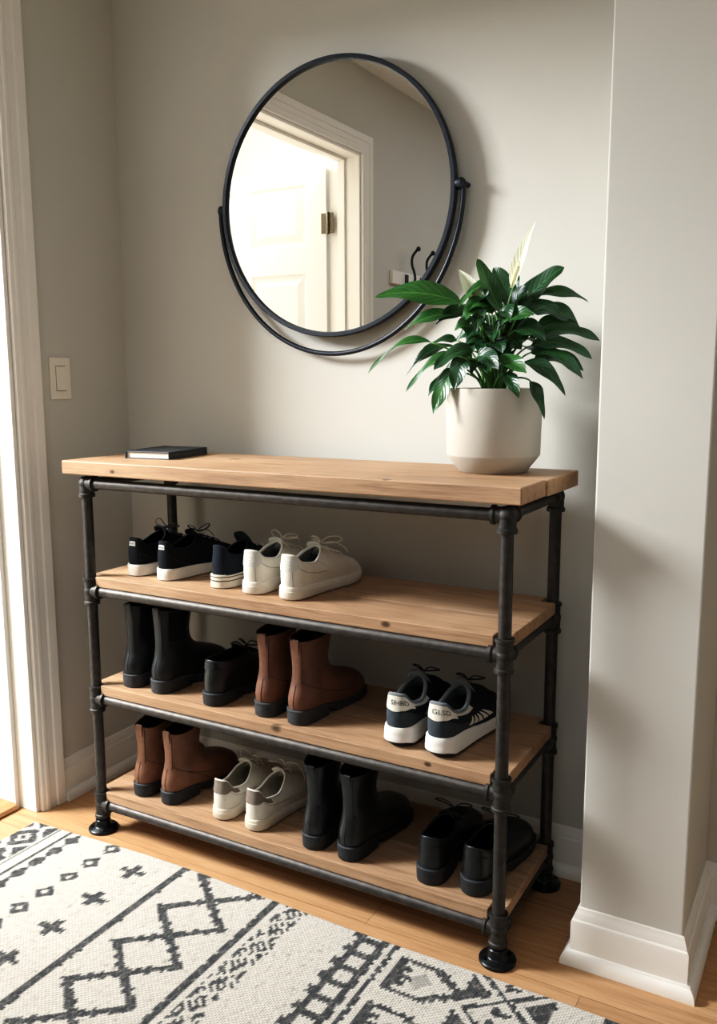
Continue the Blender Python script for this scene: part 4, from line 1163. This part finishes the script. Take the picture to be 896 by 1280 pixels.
def make_plant():
    root = thing('potted_peace_lily', 'leafy peace lily with two white flowers in a pale stoneware pot on the rack top', 'potted plant', (PCX, PCY, TOPZ))
    H = .181
    MB().lathe([(.0, .0), (.070, .0), (.0735, .0015), (.100, .036), (.1015, .039), (.1040, H-.003), (.1033, H), (.0975, H), (.0965, H-.004), (.0960, H-.03), (.0, H-.03)], 72, cap=False).build('pot', M['pot'], root, auto=30)
    sm = MB(); rows = 8
    v = [(0, 0, H-.014)]; 
    for i in range(1, rows+1):
        for k in range(40):
            a = 2*PI*k/40; q = .0955*i/rows; v.append((q*math.cos(a), q*math.sin(a), H-.016+rng.uniform(-.003, .003)))
    fcs = [(0, 1+k, 1+(k+1) % 40) for k in range(40)]
    for i in range(rows-1):
        for k in range(40): fcs.append((1+i*40+k, 1+i*40+40+k, 1+i*40+40+(k+1) % 40, 1+i*40+(k+1) % 40))
    sm.add(v, fcs).build('soil', M['soil'], root, auto=None)
    z0 = H-.016
    def leaf(b0, tip, width, arch=.03, base=None, facing=(0, -.6, .8), mat='leaf_dark', fold=.22, droop=0.0, ctl=None, name='leaf', wave=.004, pw=(.62, .95)):
        b0 = np.array(b0, float); tip = np.array(tip, float)
        if base is None:
            base = np.array([b0[0]*.22+rng.uniform(-.012, .012), b0[1]*.22+rng.uniform(-.012, .012), z0-.006])
        base = np.array(base, float)
        Ld = np.linalg.norm(tip-b0)
        d0 = b0-base; d0 = d0/np.linalg.norm(d0)
        c1 = b0 + (tip-b0)*.33 + np.array([0, 0, arch]); c2 = b0 + (tip-b0)*.72 + np.array([0, 0, arch*.9-droop])
        ts = np.linspace(0, 1, 19)
        mid = np.array([bezp(b0, c1, c2, tip, t) for t in ts])
        tan = np.gradient(mid, axis=0); tan /= np.linalg.norm(tan, axis=1, keepdims=True)
        up = np.array(facing, float); m = 8
        shape = np.array([(t**pw[0])*((1-t)**pw[1]) for t in ts]); shape /= shape.max()
        shape[0] = .03; shape[-1] = .0
        v = []; uv = []; ph = rng.uniform(0, 6)
        for i, t in enumerate(ts):
            s = np.cross(tan[i], up); s /= (np.linalg.norm(s)+1e-9); n = np.cross(s, tan[i])
            for k in range(m+1):
                a = k/m*2-1; w = width*.68*shape[i]
                off = fold*abs(a)*w + wave*math.sin(ph+t*9+a*1.3)*abs(a)*min(1, w/.01)
                v.append(mid[i] + s*a*w*math.cos(fold*.6) + n*off); uv.append((k/m, t))
        f = []
        for i in range(len(ts)-1):
            for k in range(m): f.append((i*(m+1)+k, i*(m+1)+k+1, (i+1)*(m+1)+k+1, (i+1)*(m+1)+k))
        nb = len(v); nf = len(f)
        mb = MB(); mb.add(v, f, 0)
        pc1 = base + np.array([0, 0, 1])*np.linalg.norm(b0-base)*.45; pc2 = b0 - tan[0]*np.linalg.norm(b0-base)*.22
        pts = [bezp(base, pc1, pc2, b0, t) for t in np.linspace(0, 1, 12)]
        mb.tube(pts, [.0030-.0014*t for t in np.linspace(0, 1, 12)], 7, 1)
        o = mb.build(name, [M[mat], M['stalk']], root, auto=None)
        ul = o.data.uv_layers.new(name='UVMap'); 
        lp = np.zeros(len(o.data.loops), dtype=np.int32); o.data.loops.foreach_get('vertex_index', lp)
        uvs = np.zeros((len(o.data.vertices), 2)); uvs[:nb] = uv
        ul.data.foreach_set('uv', uvs[lp].astype(np.float32).ravel())
        return o
    def px(x, y, d=0.0):
        """place read off the photograph, laid out in the plane through the pot (depth d towards the wall), local metres"""
        k = 553.0/(1 - d*.47)
        return ((x-613)/k + d*.03, d, H + (490-y)/k)
    D_, G_, Y_ = 'leaf_dark', 'leaf_mid', 'leaf_light'
    # leaves with a recognisable place in the photograph: blade start, tip, width ...
    leaf(px(577, 392, -.03), px(484, 386, -.09), .046, .022, facing=(.1, -.75, .65), mat=G_, fold=.15)
    leaf(px(545, 437, -.05), px(478, 474, -.10), .020, .040, facing=(0, -.5, .85), mat=G_)
    leaf(px(566, 442, -.02), px(515, 476, -.06), .026, .030, facing=(0, -.6, .8))
    leaf(px(558, 432, .02), px(517, 452, -.01), .024, .020, facing=(0, -.5, .85))
    leaf(px(572, 405, -.02), px(509, 422, -.05), .028, .020, facing=(0, -.7, .7), mat=G_)
    leaf(px(580, 452, -.06), px(531, 494, -.11), .024, .028, facing=(-.2, -.7, .7), mat=G_)
    leaf(px(570, 470, -.04), px(550, 500, -.08), .020, .018, facing=(-.2, -.7, .7))
    leaf(px(580, 468, -.075), px(567, 518, -.118), .030, .012, facing=(-.1, -.95, .3), mat=G_, fold=.12)
    leaf(px(600, 448, -.06), px(565, 470, -.11), .032, .018, facing=(-.1, -.8, .6))
    leaf(px(590, 400, .0), px(545, 418, -.04), .030, .022, facing=(0, -.75, .65))
    leaf(px(625, 405, -.03), px(598, 344, -.04), .026, .004, facing=(.55, -.8, .1), mat=G_, fold=.3, pw=(.6, .75))
    leaf(px(634, 396, .0), px(604, 347, .02), .034, .010, facing=(.3, -.9, .3))
    leaf(px(612, 398, -.01), px(588, 412, -.07), .030, .030, facing=(0, -.7, .7), mat=G_)
    leaf(px(604, 412, -.04), px(610, 430, -.09), .026, .030, facing=(0, -.8, .6))
    leaf(px(641, 398, .0), px(691, 352, .02), .042, .012, facing=(-.2, -.85, .5), fold=.2)
    leaf(px(640, 392, .03), px(664, 355, .05), .034, .004, facing=(-.4, -.9, .2))
    leaf(px(648, 388, .02), px(717, 390, .05), .026, .026, facing=(0, -.6, .8), droop=.0)
    leaf(px(646, 408, -.02), px(691, 408, .0), .030, .030, facing=(0, -.7, .7))
    leaf(px(655, 432, .0), px(734, 436, .03), .030, .024, facing=(.1, -.65, .75))
    leaf(px(660, 442, -.02), px(731, 458, -.02), .030, .024, facing=(.1, -.65, .75))
    leaf(px(662, 450, -.03), px(725, 480, -.05), .026, .030, facing=(.1, -.6, .8))
    leaf(px(655, 462, -.05), px(709, 498, -.07), .026, .030, facing=(.1, -.6, .8))
    leaf(px(668, 482, -.06), px(688, 523, -.08), .018, .016, facing=(.5, -.7, .5))
    leaf(px(645, 425, -.04), px(684, 440, -.06), .032, .020, facing=(.1, -.75, .65))
    leaf(px(628, 418, -.05), px(672, 412, -.07), .026, .014, facing=(0, -.8, .6), mat=G_)
    leaf(px(596, 458, -.085), px(592, 492, -.118), .034, .016, facing=(0, -.9, .4))
    leaf(px(610, 455, -.08), px(642, 470, -.118), .030, .016, facing=(0, -.85, .5))
    leaf(px(632, 462, -.08), px(672, 474, -.112), .030, .016, facing=(.1, -.75, .6), mat=G_)
    leaf(px(640, 474, -.07), px(664, 500, -.112), .022, .014, facing=(.2, -.85, .4))
    leaf(px(616, 388, .03), px(630, 352, .05), .030, .004, facing=(0, -.95, .2))
    leaf(px(600, 390, .04), px(575, 372, .06), .030, .010, facing=(0, -.9, .4))
    leaf(px(586, 420, .04), px(548, 432, .05), .030, .016, facing=(0, -.8, .6))
    leaf(px(612, 372, .0), px(578, 398, -.05), .024, .026, facing=(-.2, -.7, .6), mat=G_)
    leaf(px(655, 418, .05), px(706, 424, .08), .034, .020, facing=(0, -.75, .65))
    leaf(px(650, 400, .05), px(700, 412, .09), .034, .022, facing=(0, -.75, .65))
    leaf(px(658, 456, .02), px(714, 470, .05), .030, .022, facing=(0, -.75, .65))
    leaf(px(575, 455, .03), px(535, 470, .05), .030, .020, facing=(0, -.75, .65))
    # fuller growth round the back and inside
    for k in range(16):
        a = rng.uniform(.15*PI, .85*PI); q = rng.uniform(.03, .06); q2 = q + rng.uniform(.05, .085); h = rng.uniform(.06, .17)
        q2 = min(q2, .125)
        leaf((q*math.cos(a), q*math.sin(a)*.8, H+h), (q2*math.cos(a), min(q2*math.sin(a), .13), H+h+rng.uniform(-.03, .03)), rng.uniform(.026, .036), rng.uniform(.015, .03), facing=(0, -.2, 1))
    for k in range(12):
        a = rng.uniform(1.05*PI, 1.95*PI); q = rng.uniform(.01, .045); q2 = q + .055; h = rng.uniform(.03, .11)
        leaf((q*math.cos(a), q*math.sin(a), H+h), (q2*math.cos(a), q2*math.sin(a), H+h+rng.uniform(-.03, .01)), rng.uniform(.026, .036), rng.uniform(.01, .025), facing=(0, -.75, .65))
    for k in range(14):
        a = rng.uniform(.9*PI, 2.1*PI); q = rng.uniform(.0, .05); h = rng.uniform(.10, .19); q2 = q + rng.uniform(.03, .055)
        leaf((q*math.cos(a), q*math.sin(a), H+h-.03), (q2*math.cos(a), q2*math.sin(a), H+h+rng.uniform(-.04, .02)), rng.uniform(.028, .036), rng.uniform(.015, .03), facing=(0, -.75, .65), mat='leaf_mid' if k % 3 == 0 else 'leaf_dark')
    # a few pale stalks reaching up
    # flowers: cream spathe with a spadix
    def flower(b0, tip, w, facing, arch=.0):
        o = leaf(b0, tip, w, arch, facing=facing, mat='spathe', fold=.55, name='flower', wave=.001, pw=(.55, 1.15))
        b0 = Vector(b0); t = (Vector(tip)-b0)
        f = Vector(facing).normalized()
        s = MB(); s.tube([b0 + f*.004, b0 + t*.12 + f*.006, b0 + t*.30 + f*.006, b0 + t*.40 + f*.005], [.002, .0038, .0036, .0012], 10)
        s.build('spadix', M['spadix'], o, auto=None)
    flower(px(639, 378, -.03), px(664, 306, -.03), .024, (-.35, -.9, .25), .006)
    flower(px(594, 392, -.015), px(570, 352, -.02), .027, (.45, -.85, .3), .004)
make_plant()
# ------------------------------------------------------------------ camera
cam = bpy.data.cameras.new('camera'); co = bpy.data.objects.new('camera', cam); C.objects.link(co)
yaw, pitch, roll = math.radians(29.242), math.radians(8.711), math.radians(-.190)
fwd = Vector((-math.sin(yaw)*math.cos(pitch), math.cos(yaw)*math.cos(pitch), -math.sin(pitch)))
right = Vector((math.cos(yaw), math.sin(yaw), 0)); up = right.cross(fwd)
Rr = right*math.cos(roll) + up*math.sin(roll); Uu = up*math.cos(roll) - right*math.sin(roll)
co.matrix_world = Matrix(((Rr.x, Uu.x, -fwd.x, 1.6843), (Rr.y, Uu.y, -fwd.y, -1.9124), (Rr.z, Uu.z, -fwd.z, 1.2031), (0, 0, 0, 1)))
cam.sensor_fit = 'VERTICAL'; cam.sensor_height = 36.0; cam.lens = 1095.74/1280*36.0
cam.clip_start = .02
bpy.context.scene.camera = co

# ------------------------------------------------------------------ light
def area(name, loc, target, sx, sy, power, col):
    l = bpy.data.lights.new(name, 'AREA'); l.shape = 'RECTANGLE'; l.size = sx; l.size_y = sy; l.energy = power; l.color = col
    o = bpy.data.objects.new(name, l); C.objects.link(o); o.location = loc
    d = Vector(target) - Vector(loc); o.rotation_euler = d.to_track_quat('-Z', 'Y').to_euler(); return o
area('porch_daylight', (-2.25, -1.62, 2.68), (1.2, -.35, .80), 1.0, .9, 375, (.975, .99, 1.0))
area('porch_fill_light', (-1.5, .3, 3.1), (-1.5, .3, 0), 1.6, 1.6, 12, (.98, .99, 1.0))  # added fill that brightens the open door; no real fixture in the porch
area('room_fill_light', (1.3, -2.3, ZC-.02), (1.3, -2.3, 0), 1.6, 1.6, 14, (.95, .98, 1.0))  # added ambient fill from overhead, not a ceiling fixture
area('front_fill_light', (.0, YF+.05, 1.75), (.9, 0, .9), 1.4, 1.3, 8, (.94, .975, 1.0))  # added soft fill from the front; that wall has no window
w = bpy.data.worlds.new('world'); bpy.context.scene.world = w; w.use_nodes = True
w.node_tree.nodes['Background'].inputs[0].default_value = (.95, .98, 1.0, 1); w.node_tree.nodes['Background'].inputs[1].default_value = 1.0
sc = bpy.context.scene
sc.view_settings.view_transform = 'Standard'; sc.view_settings.look = 'None'; sc.view_settings.exposure = 0.0; sc.view_settings.gamma = 1.0
vs = sc.view_settings; vs.use_curve_mapping = True
cm = vs.curve_mapping; cv = cm.curves[3]
cv.points[0].location = (0, 0); cv.points[-1].location = (1, 1)
for x_, y_ in ((.045, .027), (.16, .145), (.45, .48), (.75, .80)): cv.points.new(x_, y_)
cr_, cb_ = cm.curves[0], cm.curves[2]
cr_.points.new(.18, .172); cb_.points.new(.18, .192)
cm.update()
sc.cycles.use_denoising = True
sc.cycles.max_bounces = 10; sc.cycles.diffuse_bounces = 6; sc.cycles.sample_clamp_indirect = 6.0
